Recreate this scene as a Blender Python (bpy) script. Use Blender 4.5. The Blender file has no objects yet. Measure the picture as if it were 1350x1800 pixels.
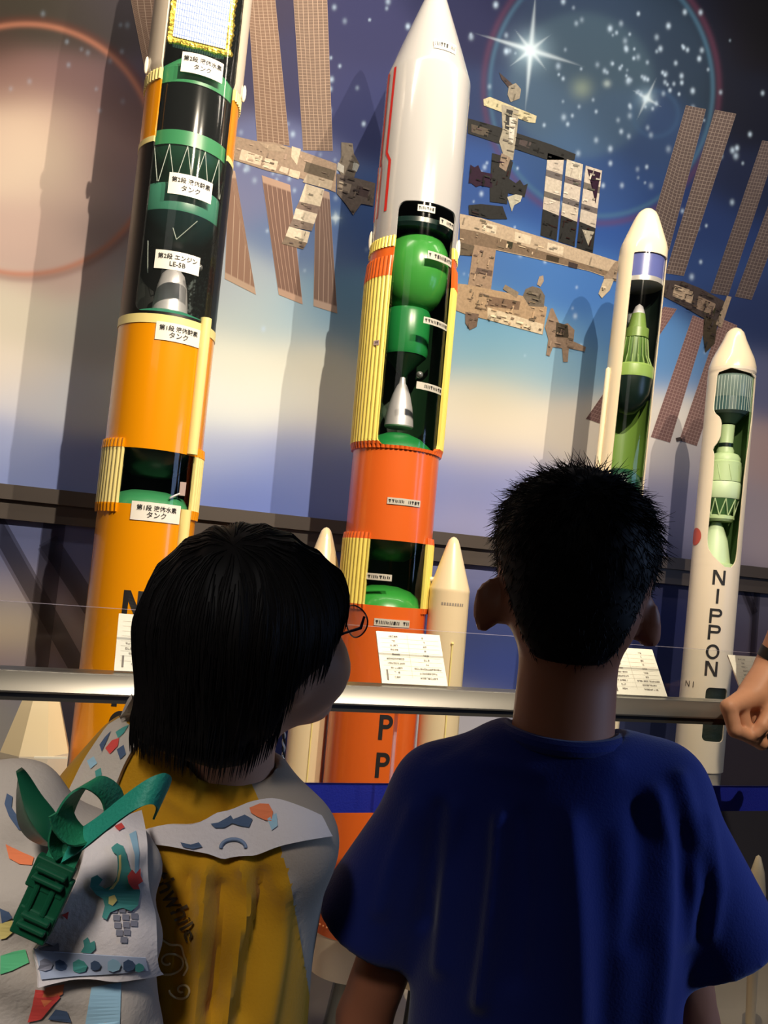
import bpy, bmesh, math, random
import numpy as np
from mathutils import Vector, Matrix
rnd = random.Random(7)
nrs = np.random.RandomState(5)
scene = bpy.context.scene
COL = scene.collection

# ------------------------------------------------------------------ camera
FOC = 1500.0                       # focal length in pixels of the 1350x1800 photograph
YAW, PITCH, ROLL = math.radians(18.8), math.atan(120 / 1500), 0.088
CAM = np.array([0.0, 0.0, 1.15])
FW = np.array([math.sin(YAW) * math.cos(PITCH), math.cos(YAW) * math.cos(PITCH), math.sin(PITCH)])
_r0 = np.array([math.cos(YAW), -math.sin(YAW), 0.0]); _u0 = np.cross(_r0, FW)
RT = math.cos(ROLL) * _r0 + math.sin(ROLL) * _u0
UP = -math.sin(ROLL) * _r0 + math.cos(ROLL) * _u0
cd = bpy.data.cameras.new('camera'); cam = bpy.data.objects.new('camera', cd); COL.objects.link(cam)
cd.sensor_fit = 'VERTICAL'; cd.sensor_height = 36.0; cd.lens = FOC * 36.0 / 1800.0
cd.clip_start = 0.05; cd.clip_end = 50
m = Matrix(((RT[0], UP[0], -FW[0], 0), (RT[1], UP[1], -FW[1], 0), (RT[2], UP[2], -FW[2], CAM[2]), (0, 0, 0, 1)))
cam.matrix_world = m
scene.camera = cam
scene.view_settings.view_transform = 'Standard'; scene.view_settings.look = 'None'
scene.view_settings.gamma = 1.0; scene.view_settings.use_curve_mapping = False
scene.view_settings.exposure = 0.06

# ------------------------------------------------------------------ world and lamps
w = bpy.data.worlds.new('world'); scene.world = w; w.use_nodes = True
w.node_tree.nodes['Background'].inputs[0].default_value = (0.55, 0.62, 0.8, 1)
w.node_tree.nodes['Background'].inputs[1].default_value = 0.022
def spot(name, loc, aim, power, deg, color, blend=0.4, rad=0.012):
    l = bpy.data.lights.new(name, 'SPOT'); l.energy = power; l.spot_size = math.radians(deg); l.spot_blend = blend
    l.color = color; l.shadow_soft_size = rad
    o = bpy.data.objects.new(name, l); COL.objects.link(o); o.location = loc
    o.rotation_euler = (Vector(aim) - Vector(loc)).to_track_quat('-Z', 'Y').to_euler()
    return o
WARM = (1.0, 0.86, 0.66)
L1, L2, P1, P2 = (0.54, -0.17, 2.93), (1.10, -0.17, 2.93), 250, 165
for loc, aim, pw, wide in ((L1, (0.02, 2.2, 1.70), P1, 1.2), (L2, (1.35, 2.2, 1.70), P2, 1.30)):     # two wall-washing ceiling spots, wide sideways
    o = spot('ceiling_spotlight', loc, aim, pw, 66, WARM, blend=.25); o.scale = (wide, 1, 1)
spot('plinth_fill_spot', (1.05, 1.15, 3.0), (1.62, 1.82, .2), 55, 30, WARM, blend=.8)  # unseen spot added to brighten the plinth at the right
# a spot over the hall behind, falling on the backpack
spot('hall_spotlight', (-1.1, -1.0, 2.8), (-0.15, 0.64, 0.87), 430, 15.5, (1.0, .95, .92), blend=1.0, rad=.30)
def area(name, loc, aim, power, sx, sy, color):
    l = bpy.data.lights.new(name, 'AREA'); l.shape = 'RECTANGLE'; l.size = sx; l.size_y = sy; l.energy = power; l.color = color
    o = bpy.data.objects.new(name, l); COL.objects.link(o); o.location = loc
    o.rotation_euler = (Vector(aim) - Vector(loc)).to_track_quat('-Z', 'Y').to_euler()
    return o
# unseen fill light added close to the wall, softens the rockets' shadows on it
area('wall_fill_light', (0.9, 1.32, 3.2), (0.9, 2.2, 2.93), 30.0, 2.6, 0.15, (1.0, .88, .72))
# glow of a bright exhibit screen across the hall on the right, and the hall's dim ceiling light behind
area('hall_screen_light', (2.3, 0.30, 1.5), (0.5, 0.75, 1.0), 7.0, 0.9, 0.7, (0.40, 0.58, 1.0))
spot('blue_fill_spot', (2.3, -0.42, 1.45), (0.74, 0.70, 0.93), 120, 17, (0.38, 0.58, 1.0), blend=.9, rad=.12)  # unseen blue spot added to brighten the boy's right side
area('hall_ceiling_light', (-1.4, -1.6, 2.9), (0.1, 0.6, 1.0), 3.0, 1.2, 1.2, (1.0, 0.93, 0.85))

# ------------------------------------------------------------------ helpers
def ray(px, py):
    return FW + RT * (px - 675) / FOC + UP * (900 - py) / FOC
def at(px, py, Y):
    d = ray(px, py); return CAM + d * (Y / d[1])
def pd(px, py, d):
    return CAM + ray(px, py) * d
def lin(c):
    c = np.asarray(c, float) / 255.0
    return np.where(c <= 0.04045, c / 12.92, ((c + 0.055) / 1.055) ** 2.4)
def V(*a): return np.array(a, float)

MATS = {}
def M(name, rgb, rough=0.5, metal=0.0, spec=0.5, noise=None, coat=0.0, sheen=0.0, bump=None):
    """Principled material; noise=(scale, amount) varies the colour, bump=(scale, strength)."""
    if name in MATS: return MATS[name]
    mt = bpy.data.materials.new(name); mt.use_nodes = True
    nt = mt.node_tree; b = nt.nodes['Principled BSDF']
    c = lin(rgb)
    b.inputs['Base Color'].default_value = (*c, 1); b.inputs['Roughness'].default_value = rough
    b.inputs['Metallic'].default_value = metal; b.inputs['Specular IOR Level'].default_value = spec
    b.inputs['Coat Weight'].default_value = coat; b.inputs['Coat Roughness'].default_value = 0.04
    b.inputs['Sheen Weight'].default_value = sheen
    tc = nt.nodes.new('ShaderNodeTexCoord')
    if noise:
        n = nt.nodes.new('ShaderNodeTexNoise'); n.inputs['Scale'].default_value = noise[0]; n.inputs['Detail'].default_value = 4
        nt.links.new(tc.outputs['Object'], n.inputs['Vector'])
        r = nt.nodes.new('ShaderNodeMapRange'); r.inputs['To Min'].default_value = 1 - noise[1]; r.inputs['To Max'].default_value = 1 + noise[1]
        nt.links.new(n.outputs['Fac'], r.inputs['Value'])
        mx = nt.nodes.new('ShaderNodeVectorMath'); mx.operation = 'SCALE'; mx.inputs[0].default_value = c
        nt.links.new(r.outputs['Result'], mx.inputs['Scale']); nt.links.new(mx.outputs['Vector'], b.inputs['Base Color'])
    if bump:
        n = nt.nodes.new('ShaderNodeTexNoise'); n.inputs['Scale'].default_value = bump[0]; n.inputs['Detail'].default_value = 3
        nt.links.new(tc.outputs['Object'], n.inputs['Vector'])
        bp = nt.nodes.new('ShaderNodeBump'); bp.inputs['Strength'].default_value = bump[1]; bp.inputs['Distance'].default_value = 0.002
        nt.links.new(n.outputs['Fac'], bp.inputs['Height']); nt.links.new(bp.outputs['Normal'], b.inputs['Normal'])
    MATS[name] = mt
    return mt
def glass(name, tint=(1, 1, 1), refl=1.0, haze=0.0, hazecol=(1, 1, 1), ior=1.45):
    """clear acrylic: fresnel reflection over a plain transparent sheet, with optional milky haze"""
    mt = bpy.data.materials.new(name); mt.use_nodes = True
    nt = mt.node_tree; nt.nodes.remove(nt.nodes['Principled BSDF']); out = nt.nodes['Material Output']
    tr = nt.nodes.new('ShaderNodeBsdfTransparent'); tr.inputs[0].default_value = (*tint, 1)
    gl = nt.nodes.new('ShaderNodeBsdfGlossy'); gl.inputs['Roughness'].default_value = 0.05
    lw = nt.nodes.new('ShaderNodeLayerWeight'); lw.inputs['Blend'].default_value = .5      # Schlick, the same from either side of the sheet
    pw = nt.nodes.new('ShaderNodeMath'); pw.operation = 'POWER'; pw.inputs[1].default_value = 5.0; nt.links.new(lw.outputs['Facing'], pw.inputs[0])
    f0 = ((ior - 1) / (ior + 1)) ** 2
    mu = nt.nodes.new('ShaderNodeMath'); mu.operation = 'MULTIPLY_ADD'; mu.inputs[1].default_value = refl * (1 - f0) * .7; mu.inputs[2].default_value = refl * f0
    nt.links.new(pw.outputs[0], mu.inputs[0])
    mx = nt.nodes.new('ShaderNodeMixShader'); nt.links.new(mu.outputs[0], mx.inputs[0])
    base = tr.outputs[0]
    if haze:
        df = nt.nodes.new('ShaderNodeBsdfDiffuse'); df.inputs[0].default_value = (*hazecol, 1)
        m2 = nt.nodes.new('ShaderNodeMixShader'); m2.inputs[0].default_value = haze
        nt.links.new(tr.outputs[0], m2.inputs[1]); nt.links.new(df.outputs[0], m2.inputs[2]); base = m2.outputs[0]
    nt.links.new(base, mx.inputs[1]); nt.links.new(gl.outputs[0], mx.inputs[2]); nt.links.new(mx.outputs[0], out.inputs['Surface'])
    return mt

def origin(p):
    o = V(0, 0, 0)
    while p is not None:
        o = o + np.array(p.location); p = p.parent
    return o
def obj(name, geo, mat, parent=None, smooth=True, angle=35, label=None, mats=None, fmat=None):
    """geo = (verts, faces) in world space -> ONE mesh object, stored relative to its parent"""
    v, f = geo
    v = np.asarray(v, float) - origin(parent)
    me = bpy.data.meshes.new(name)
    me.from_pydata(v.tolist(), [], [tuple(int(i) for i in q) for q in f])
    for mm in (mats or [mat]): me.materials.append(mm)
    if fmat is not None: me.polygons.foreach_set('material_index', np.asarray(fmat, np.int32))
    me.validate(); me.update()
    if smooth:
        me.polygons.foreach_set('use_smooth', [True] * len(me.polygons))
        if angle: me.set_sharp_from_angle(angle=math.radians(angle))
    o = bpy.data.objects.new(name, me); COL.objects.link(o)
    if parent is not None: o.parent = parent
    if label: o['label'] = label
    return o
def tag(o, label, cat, group=None, kind=None):
    o['label'] = label; o['category'] = cat
    if group: o['group'] = group
    if kind: o['kind'] = kind
    return o
def thing(name, loc, label, cat, group=None):
    o = bpy.data.objects.new(name, None); COL.objects.link(o); o.location = Vector(loc); o.empty_display_size = 0.05
    return tag(o, label, cat, group)

class G:
    """collects shapes into one mesh"""
    def __init__(s): s.v = []; s.f = []; s.mi = []
    def add(s, v, f, mi=0):
        n = len(s.v); s.v.extend([list(map(float, p)) for p in v]); s.f.extend([[i + n for i in q] for q in f]); s.mi.extend([mi] * len(f)); return s
    def geo(s): return (s.v, s.f)
    def box(s, lo, hi, mi=0, rot=None, c=None):
        x0, y0, z0 = lo; x1, y1, z1 = hi
        v = np.array([[x0, y0, z0], [x1, y0, z0], [x1, y1, z0], [x0, y1, z0], [x0, y0, z1], [x1, y0, z1], [x1, y1, z1], [x0, y1, z1]], float)
        if rot is not None: v = v @ np.asarray(rot).T
        if c is not None: v = v + np.asarray(c)
        return s.add(v, [[0, 3, 2, 1], [4, 5, 6, 7], [0, 1, 5, 4], [1, 2, 6, 5], [2, 3, 7, 6], [3, 0, 4, 7]], mi)
    def tube(s, pts, r, n=10, mi=0, cap=True):
        pts = [np.asarray(p, float) for p in pts]; rr = r if hasattr(r, '__len__') else [r] * len(pts)
        rows = []; ref = None
        for i, p in enumerate(pts):
            t = pts[min(i + 1, len(pts) - 1)] - pts[max(i - 1, 0)]; t = t / (np.linalg.norm(t) + 1e-12)
            if ref is None:
                ref = np.cross(t, (0, 0, 1)) if abs(t[2]) < 0.9 else np.cross(t, (1, 0, 0))
            a = ref - t * (ref @ t); a /= np.linalg.norm(a) + 1e-12; ref = a; b = np.cross(t, a)
            rows.append([p + rr[i] * (math.cos(k * 2 * math.pi / n) * a + math.sin(k * 2 * math.pi / n) * b) for k in range(n)])
        v = [q for row in rows for q in row]; f = []
        for i in range(len(pts) - 1):
            for k in range(n):
                k2 = (k + 1) % n; f.append([i * n + k, i * n + k2, (i + 1) * n + k2, (i + 1) * n + k])
        if cap: f.append(list(range(n))[::-1]); f.append([(len(pts) - 1) * n + k for k in range(n)])
        return s.add(v, f, mi)
    def ball(s, c, r, n=16, m=10, mi=0):
        rr = np.array(r if hasattr(r, '__len__') else [r] * 3, float); v = [np.array(c) + rr * (0, 0, 1)]; f = []
        for j in range(1, m):
            ph = math.pi * j / m
            for k in range(n):
                th = 2 * math.pi * k / n
                v.append(np.array(c) + rr * (math.sin(ph) * math.cos(th), math.sin(ph) * math.sin(th), math.cos(ph)))
        v.append(np.array(c) - rr * (0, 0, 1))
        for k in range(n): f.append([0, 1 + k, 1 + (k + 1) % n])
        for j in range(m - 2):
            for k in range(n):
                a = 1 + j * n; k2 = (k + 1) % n; f.append([a + k, a + n + k, a + n + k2, a + k2])
        l = len(v) - 1; a = 1 + (m - 2) * n
        for k in range(n): f.append([l, a + (k + 1) % n, a + k])
        return s.add(v, f, mi)

# text as a mesh: returns 2-D verts (metres, letters 'size' tall) and faces, centred
def text_mesh(s, size, align='CENTER', bold=0.0, spacing=1.0, line=1.0):
    cu = bpy.data.curves.new('txt', 'FONT'); cu.body = s; cu.size = 1.0; cu.align_x = align; cu.align_y = 'CENTER'
    cu.offset = bold; cu.space_character = spacing; cu.space_line = line; cu.resolution_u = 4
    o = bpy.data.objects.new('txt', cu); COL.objects.link(o)
    dg = bpy.context.evaluated_depsgraph_get(); dg.update()
    me = bpy.data.meshes.new_from_object(o.evaluated_get(dg))
    v = np.array([p.co[:2] for p in me.vertices], float).reshape(-1, 2) * size; f = [list(p.vertices) for p in me.polygons]
    bpy.data.objects.remove(o); bpy.data.curves.remove(cu); bpy.data.meshes.remove(me)
    return v, f
# ------------------------------------------------------------------ the setting
WY = 2.2                                  # the printed wall
M('floor_vinyl', (120, 104, 88), 0.45, noise=(6, .08))
fl = obj('floor', G().box((-4, -3.5, -0.1), (6, WY + 0.2, 0)).geo(), M('floor_vinyl', (120, 104, 88)), smooth=False); fl['kind'] = 'structure'

def mural_wall():
    xs = np.concatenate([np.linspace(-2.2, -0.46, 40), np.linspace(-0.45, 2.45, 780), np.linspace(2.46, 4.2, 40)])
    zs = np.concatenate([np.linspace(0.0, 0.5, 12), np.linspace(0.51, 3.15, 700), np.linspace(3.16, 3.4, 5)])
    X, Z = np.meshgrid(xs, zs); nx, nz = len(xs), len(zs)
    P = np.stack([X.ravel(), np.full(X.size, WY), Z.ravel()], 1)
    d = P - CAM; dep = d @ FW
    dep = np.maximum(dep, 0.3)
    u = 675 + FOC * (d @ RT) / dep; v = 900 - FOC * (d @ UP) / dep       # artwork coordinates
    u = np.clip(u, -700, 2100); v = np.clip(v, -500, 2600)
    S = [(60,20,70,62,50),(160,40,75,65,55),(-60,60,80,60,50),(20,150,150,110,98),(130,150,140,105,100),(60,255,245,215,180),(60,215,230,195,165),(60,300,240,212,180),(0,260,225,190,165),(150,230,190,150,138),
         (120,330,215,180,160),(60,400,215,180,160),(100,470,205,172,155),(200,300,165,130,122),(190,400,160,135,125),(230,200,120,90,85),(30,560,225,208,180),(30,650,240,220,195),(150,600,200,190,175),(150,700,205,205,205),
         (60,700,222,215,215),(30,780,165,170,200),(60,840,132,142,185),(150,830,130,140,185),(250,560,205,200,180),(250,700,240,235,215),(250,830,140,150,195),(220,30,75,65,70),(300,150,85,75,90),(300,350,150,140,150),(300,480,185,180,175),
         (430,20,66,58,78),(500,120,64,60,88),(630,80,52,52,88),(620,160,56,58,98),(470,290,112,116,152),(430,330,132,132,162),(600,380,68,95,142),(530,420,110,130,165),(450,560,205,210,200),(420,500,182,188,190),(510,560,160,188,198),
         (600,540,110,150,175),(430,640,252,245,220),(400,710,255,252,238),(480,700,255,250,232),(540,640,240,228,200),(560,720,245,232,210),(400,790,196,200,222),(430,835,130,145,200),(450,880,118,132,192),(550,830,128,140,195),(540,780,170,175,210),
         (690,200,45,52,95),(700,400,60,90,145),(700,600,150,175,180),(700,720,235,220,190),(700,850,135,140,185),
         (860,40,34,36,68),(880,200,42,55,88),(1000,60,38,46,72),(1080,60,34,44,66),(1200,60,22,25,42),(1320,60,15,15,20),(1330,200,20,22,34),(1330,330,28,34,56),(840,300,50,80,135),(1080,330,34,58,114),(1000,300,40,66,112),
         (1130,250,36,52,92),(900,480,72,112,168),(960,480,76,122,178),(1040,500,66,108,165),(1040,400,44,76,135),(850,560,112,158,184),(900,600,118,168,190),(1000,640,125,165,185),(870,620,138,176,184),(930,650,170,190,185),(880,700,228,212,182),
         (920,760,248,226,190),(850,780,240,222,196),(1000,760,235,215,188),(830,830,150,155,198),(920,835,155,155,190),(860,865,128,134,182),(850,905,168,162,192),(1000,900,150,150,180),(1200,470,48,68,112),(1240,400,38,54,95),
         (1090,600,80,125,175),(1180,640,95,135,175),(1180,740,215,200,180),(1060,760,235,215,190),(1200,800,180,168,165),(1330,560,42,52,86),(1330,680,92,92,118),(1340,800,168,138,130),(1200,880,135,130,150),(1330,900,158,140,140),(1330,950,165,145,145),
         (1200,950,125,120,140),(20,980,98,104,140),(140,980,104,108,142),(50,1050,155,142,140),(20,1100,222,195,150),(120,1120,185,160,140),(60,1165,128,122,138),(150,1170,150,135,135),(420,1000,100,110,150),(830,1000,122,122,155),(620,1000,110,115,150),
         (840,1090,60,68,108),(860,1180,60,70,122),(760,1100,68,74,116),(1180,1000,48,48,66),(1180,1080,36,40,76),(1180,1180,40,42,70),(1310,1050,90,84,95),(1340,1150,80,70,80),(500,1330,48,58,108),(130,1270,112,116,135),(20,1280,150,140,130),(810,1270,175,165,165),(1130,1280,40,42,62),(600,1500,70,80,130),(1300,1450,44,40,42),(1300,1340,52,44,48),(10,1060,140,130,150),(40,1095,225,200,155),(95,1075,190,165,150),(20,1150,150,120,120),(110,1160,170,150,140),(60,1040,150,145,165)]
    S = np.array(S, float); A = lin(S[:, 2:])
    num = np.zeros((len(u), 3)); den = np.zeros(len(u))
    vv = v - 0.09 * (u - 675)                                              # bands of the print run level on the wall
    for i in range(len(S)):
        dx = (u - S[i, 0]) * 0.62; dy = (vv - (S[i, 1] - 0.09 * (S[i, 0] - 675)))
        q = dx * dx + dy * dy
        wt = np.exp(-q / (2 * 34.0 ** 2)) + 4e-3 * np.exp(-q / (2 * 90.0 ** 2)) + 1e-7 / (1 + q / 1e4)
        num += wt[:, None] * A[i]; den += wt
    c = num / den[:, None]
    def mixc(mask, rgb): 
        nonlocal c
        mk = np.clip(mask, 0, 1)[:, None]; c = c * (1 - mk) + lin(rgb) * mk
    def addc(mask, rgb):
        nonlocal c
        c = c + np.clip(mask, 0, None)[:, None] * lin(rgb)
    # the printed planet: an orange rim
    rr = np.hypot((u - 45) / 226.0, (v - 262) / 220.0)
    mixc(0.75 * np.exp(-((rr - 1.0) / 0.026) ** 2), (205, 130, 98)); mixc(0.35 * np.exp(-((rr - 1.04) / 0.03) ** 2), (120, 60, 45))
    # lens ring and pale discs of the print
    re = np.hypot((u - 1057) / 199.0, (v - 155) / 228.0)
    mixc(0.55 * np.exp(-((re - 0.985) / 0.022) ** 2), (72, 108, 128)); mixc(0.45 * np.exp(-((re - 1.04) / 0.028) ** 2), (98, 52, 70))
    mixc(0.20 / (1 + np.exp((re - 0.97) * 50)), (70, 100, 120))
    r2 = np.hypot(u - 1022, (v - 150)) / 128.0
    mixc(0.32 / (1 + np.exp((r2 - 1) * 30)), (88, 112, 118))
    mixc(0.55 * np.exp(-(np.hypot(u - 1023, v - 155) / 17) ** 2), (150, 160, 135))
    mixc(0.6 * np.exp(-(np.hypot(u - 1067, v - 147) / 6) ** 2), (190, 200, 190))
    mixc(0.3 * np.exp(-((np.hypot(u - 1152, v - 200) / 40 - 1) / .12) ** 2), (60, 90, 120))
    # big star with rays
    def star(x, y, s, k, rays):
        dx, dy = u - x, v - y
        mixc(k * np.exp(-(np.hypot(dx, dy) / (9 * s)) ** 2), (245, 248, 235)); mixc(0.55 * k * np.exp(-(np.hypot(dx, dy) / (24 * s)) ** 2), (170, 195, 205))
        for ang, L, wd in rays:
            a = math.radians(ang); al = dx * math.cos(a) + dy * math.sin(a); pe = -dx * math.sin(a) + dy * math.cos(a)
            t = np.abs(al) / L
            mixc(0.85 * k * np.exp(-(pe / (wd * (1.15 - np.clip(t, 0, 1)))) ** 2) * np.clip(1.15 - t, 0, 1) * (t < 1.1), (215, 225, 225))
    star(933, 88, 1.25, 1.0, [(95, 100, 4.2), (17, 92, 4.6), (52, 42, 4), (-38, 42, 4)])
    star(1137, 173, .62, .8, [(115, 38, 3), (30, 28, 3)]); star(590, 383, .5, .8, [(0, 14, 3), (90, 14, 3)])
    # small stars scattered over the print
    rs = np.random.RandomState(11); stars = []
    for i in range(240):
        x, y = rs.uniform(420, 1350), rs.uniform(0, 660)
        pr = 1.0 if y < 400 else max(0.1, 1 - (y - 400) / 220.0)
        if x > 1240: pr *= 0.5
        if rs.rand() < pr: stars.append((x, y, rs.uniform(1.6, 4.0), rs.uniform(.25, .75)))
    for i in range(60):
        a = rs.normal(0, 1, 2); stars.append((1130 + a[0] * 60, 140 + a[1] * 55, rs.uniform(1.8, 3.6), rs.uniform(.3, .7)))
    for i in range(40): stars.append((rs.normal(500, 60), rs.normal(290, 30), rs.uniform(2, 4), rs.uniform(.3, .7)))
    for i in range(14): stars.append((rs.uniform(10, 260), rs.uniform(10, 220), rs.uniform(2.5, 4), rs.uniform(.15, .3)))
    for x, y, s, k in stars:
        near = np.nonzero((np.abs(u - x) < 14) & (np.abs(v - y) < 16))[0]
        if len(near):
            mk = (k * np.exp(-(((u[near] - x) / s) ** 2 + ((v[near] - y) / (s * 1.35)) ** 2)))[:, None]
            c[near] = c[near] * (1 - mk) + lin((205, 222, 235)) * mk
    # clouds below the ledge
    c = np.clip(c / MURAL_E(X.ravel(), Z.ravel())[:, None] / np.array([1.0, 0.90, 0.76]), 0.004, 0.93)
    me = bpy.data.meshes.new('wall_back'); n = nx * nz
    me.vertices.add(n); me.vertices.foreach_set('co', P.ravel())
    I = np.arange((nz - 1) * (nx - 1)); r_, c_ = I // (nx - 1), I % (nx - 1); b0 = r_ * nx + c_
    q = np.stack([b0, b0 + 1, b0 + nx + 1, b0 + nx], 1).astype(np.int32)
    me.loops.add(q.size); me.loops.foreach_set('vertex_index', q.ravel())
    me.polygons.add(len(q)); me.polygons.foreach_set('loop_start', np.arange(0, q.size, 4, dtype=np.int32)); 
    me.update(calc_edges=True)
    at_ = me.color_attributes.new('print', 'FLOAT_COLOR', 'POINT')
    at_.data.foreach_set('color', np.concatenate([c, np.ones((n, 1))], 1).astype(np.float32).ravel())
    mt = bpy.data.materials.new('mural_print'); mt.use_nodes = True; nt = mt.node_tree; b = nt.nodes['Principled BSDF']
    a = nt.nodes.new('ShaderNodeVertexColor'); a.layer_name = 'print'
    nt.links.new(a.outputs['Color'], b.inputs['Base Color']); b.inputs['Roughness'].default_value = 0.55; b.inputs['Specular IOR Level'].default_value = 0.08
    me.materials.append(mt)
    o = bpy.data.objects.new('wall_back', me); COL.objects.link(o); o['kind'] = 'structure'
    return o
def MURAL_E(x, z):
    """how strongly the two ceiling spots light the print (so the inks come out right under them)"""
    out = np.zeros_like(x)
    for (lx, ly, lz), pw in ((L1, P1), (L2, P2)):
        dx, dy, dz = x - lx, WY - ly, z - lz; d2 = dx * dx + dy * dy + dz * dz
        out += pw / (4 * math.pi ** 2 * d2) * dy / np.sqrt(d2)
    return np.maximum(out + .20, 0.30)
wall = mural_wall()

# --- the space station printed on the mural (flat shapes of ink on the wall)
def ink(px, rgb):
    """albedo that shows as rgb under the spots, at that place on the wall"""
    p = np.array([at(x, y, WY) for x, y in px]).mean(0)
    e = float(MURAL_E(np.array([p[0]]), np.array([p[2]]))[0])
    c = np.clip(lin(rgb) / e / np.array([1.0, 0.90, 0.76]), 0.004, 0.92)
    return c
_inkm = {}
def inkmat(px, rgb):
    c = np.round(ink(px, rgb), 2) + .004; k = tuple(c)
    if k not in _inkm:
        mt = bpy.data.materials.new('printed_ink'); mt.use_nodes = True; b = mt.node_tree.nodes['Principled BSDF']
        nt = mt.node_tree; tc = nt.nodes.new('ShaderNodeTexCoord'); n = nt.nodes.new('ShaderNodeTexNoise'); n.inputs['Scale'].default_value = 130; n.inputs['Detail'].default_value = 5
        nt.links.new(tc.outputs['Object'], n.inputs['Vector'])
        r = nt.nodes.new('ShaderNodeMapRange'); r.inputs['From Min'].default_value = .35; r.inputs['From Max'].default_value = .65
        r.inputs['To Min'].default_value = .86; r.inputs['To Max'].default_value = 1.08; nt.links.new(n.outputs['Fac'], r.inputs['Value'])
        mx = nt.nodes.new('ShaderNodeVectorMath'); mx.operation = 'SCALE'; mx.inputs[0].default_value = c
        nt.links.new(r.outputs['Result'], mx.inputs['Scale']); nt.links.new(mx.outputs['Vector'], b.inputs['Base Color'])
        b.inputs['Roughness'].default_value = .55; b.inputs['Specular IOR Level'].default_value = 0.08; _inkm[k] = mt
    return _inkm[k]
def panelmat(px, rgb, line, nu, nv):
    c, l = ink(px, rgb), ink(px, line)
    mt = bpy.data.materials.new('printed_solar_cells'); mt.use_nodes = True; nt = mt.node_tree; b = nt.nodes['Principled BSDF']
    tc = nt.nodes.new('ShaderNodeTexCoord'); br = nt.nodes.new('ShaderNodeTexBrick'); br.offset = 0.0; br.squash = 1.0
    mp = nt.nodes.new('ShaderNodeMapping'); mp.inputs['Scale'].default_value = (nu, nv, 1)
    nt.links.new(tc.outputs['UV'], mp.inputs['Vector']); nt.links.new(mp.outputs['Vector'], br.inputs['Vector'])
    br.inputs['Scale'].default_value = 1.0; br.inputs['Brick Width'].default_value = 1.0; br.inputs['Row Height'].default_value = 1.0
    br.inputs['Mortar Size'].default_value = 0.07; br.inputs['Mortar Smooth'].default_value = 0.3
    br.inputs['Color1'].default_value = (*c, 1); br.inputs['Color2'].default_value = (*(c * .9), 1); br.inputs['Mortar'].default_value = (*l, 1)
    nt.links.new(br.outputs['Color'], b.inputs['Base Color']); b.inputs['Roughness'].default_value = .55; b.inputs['Specular IOR Level'].default_value = 0.08
    return mt
_lay = [0.0015]
def inside(p, poly):
    c = False; j = len(poly) - 1
    for i in range(len(poly)):
        (xi, yi), (xj, yj) = poly[i], poly[j]
        if (yi > p[1]) != (yj > p[1]) and p[0] < (xj - xi) * (p[1] - yi) / (yj - yi + 1e-9) + xi: c = not c
        j = i
    return c
def detail(polys, seed):
    """little lighter and darker panels and boxes of hardware drawn over each module of the print"""
    r_ = random.Random(seed); out = list(polys)
    for px, rgb in polys:
        xs_ = [q[0] for q in px]; ys_ = [q[1] for q in px]; ar = (max(xs_) - min(xs_)) * (max(ys_) - min(ys_))
        if ar < 500: continue
        for _ in range(min(60, int(ar / 120))):
            c = (r_.uniform(min(xs_), max(xs_)), r_.uniform(min(ys_), max(ys_)))
            w_, h_ = r_.uniform(3, 13), r_.uniform(1.0, 3.2); a = .27 if r_.random() < .7 else .27 + math.pi / 2; ca, sa = math.cos(a), math.sin(a)
            q = [(c[0] + x * ca - y * sa, c[1] + x * sa + y * ca) for x, y in ((-w_ / 2, -h_ / 2), (w_ / 2, -h_ / 2), (w_ / 2, h_ / 2), (-w_ / 2, h_ / 2))]
            if all(inside(p, px) for p in q): f_ = r_.choice((.66, .78, .86, 1.1, 1.16)); out.append((q, tuple(min(248, v_ * f_) for v_ in rgb)))
    return out
def printed(name, polys, lay=None, fine=True):
    """polys = [(pixel outline, colour)], all in one flat layer of print"""
    polys = detail(polys, 15 + len(polys)) if fine else polys
    g = G(); ms = []; 
    for i, (px, rgb) in enumerate(polys):
        y = WY - _lay[0] - 0.00004 * i
        v = [at(x, yy, y) for x, yy in px]
        # fan from the middle copes with the slightly concave outlines
        mt = inkmat(px, rgb)
        if mt not in ms: ms.append(mt)
        g.add(v, [list(range(len(v)))[::-1]], ms.index(mt))
    return obj(name, g.geo(), None, wall, smooth=False, mats=ms, fmat=g.mi)
def solar(px, rgb=(150, 112, 86), line=(205, 165, 130), nu=8, nv=60, edge=None):
    a = [at(x, y, WY - 0.001) for x, y in px]
    o = obj('solar_array_print', (a, [[0, 3, 2, 1]]), None, wall, smooth=False, mats=[panelmat(px, rgb, line, nu, nv)])
    uv = o.data.uv_layers.new(name='UVMap'); order = [(0, 1), (0, 0), (1, 0), (1, 1)]
    for li, lo in enumerate(o.data.loops):
        uv.data[li].uv = {0: (0, 1), 1: (1, 1), 2: (1, 0), 3: (0, 0)}[lo.vertex_index]
    return o
Lb, Ll = (150, 116, 92), (200, 165, 135)
solar([(228,-10),(310,-10),(332,185),(258,140)], Lb, Ll, 7, 40)
solar([(434,-30),(481,-30),(509,256),(452,248)], Lb, Ll, 6, 52)
solar([(514,-30),(574,-30),(585,265),(533,264)], (140,112,92), Ll, 7, 56)
solar([(403,300),(413,300),(450,518),(395,490)], (160,120,96), Ll, 5, 1)
solar([(460,308),(510,325),(532,535),(490,518)], (138,102,84), (198,158,130), 6, 1)
solar([(555,330),(579,338),(593,551),(551,538)], (134,104,88), (190,158,134), 5, 1)
Rb, Rl = (98, 80, 72), (150, 130, 115)
solar([(1206,185),(1241,192),(1176,440),(1138,420)], Rb, Rl, 6, 44)
solar([(1257,193),(1294,200),(1202,485),(1170,480)], Rb, Rl, 6, 44)
solar([(1340,247),(1368,251),(1280,520),(1249,515)], (84,70,66), (125,108,98), 6, 44)
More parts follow.
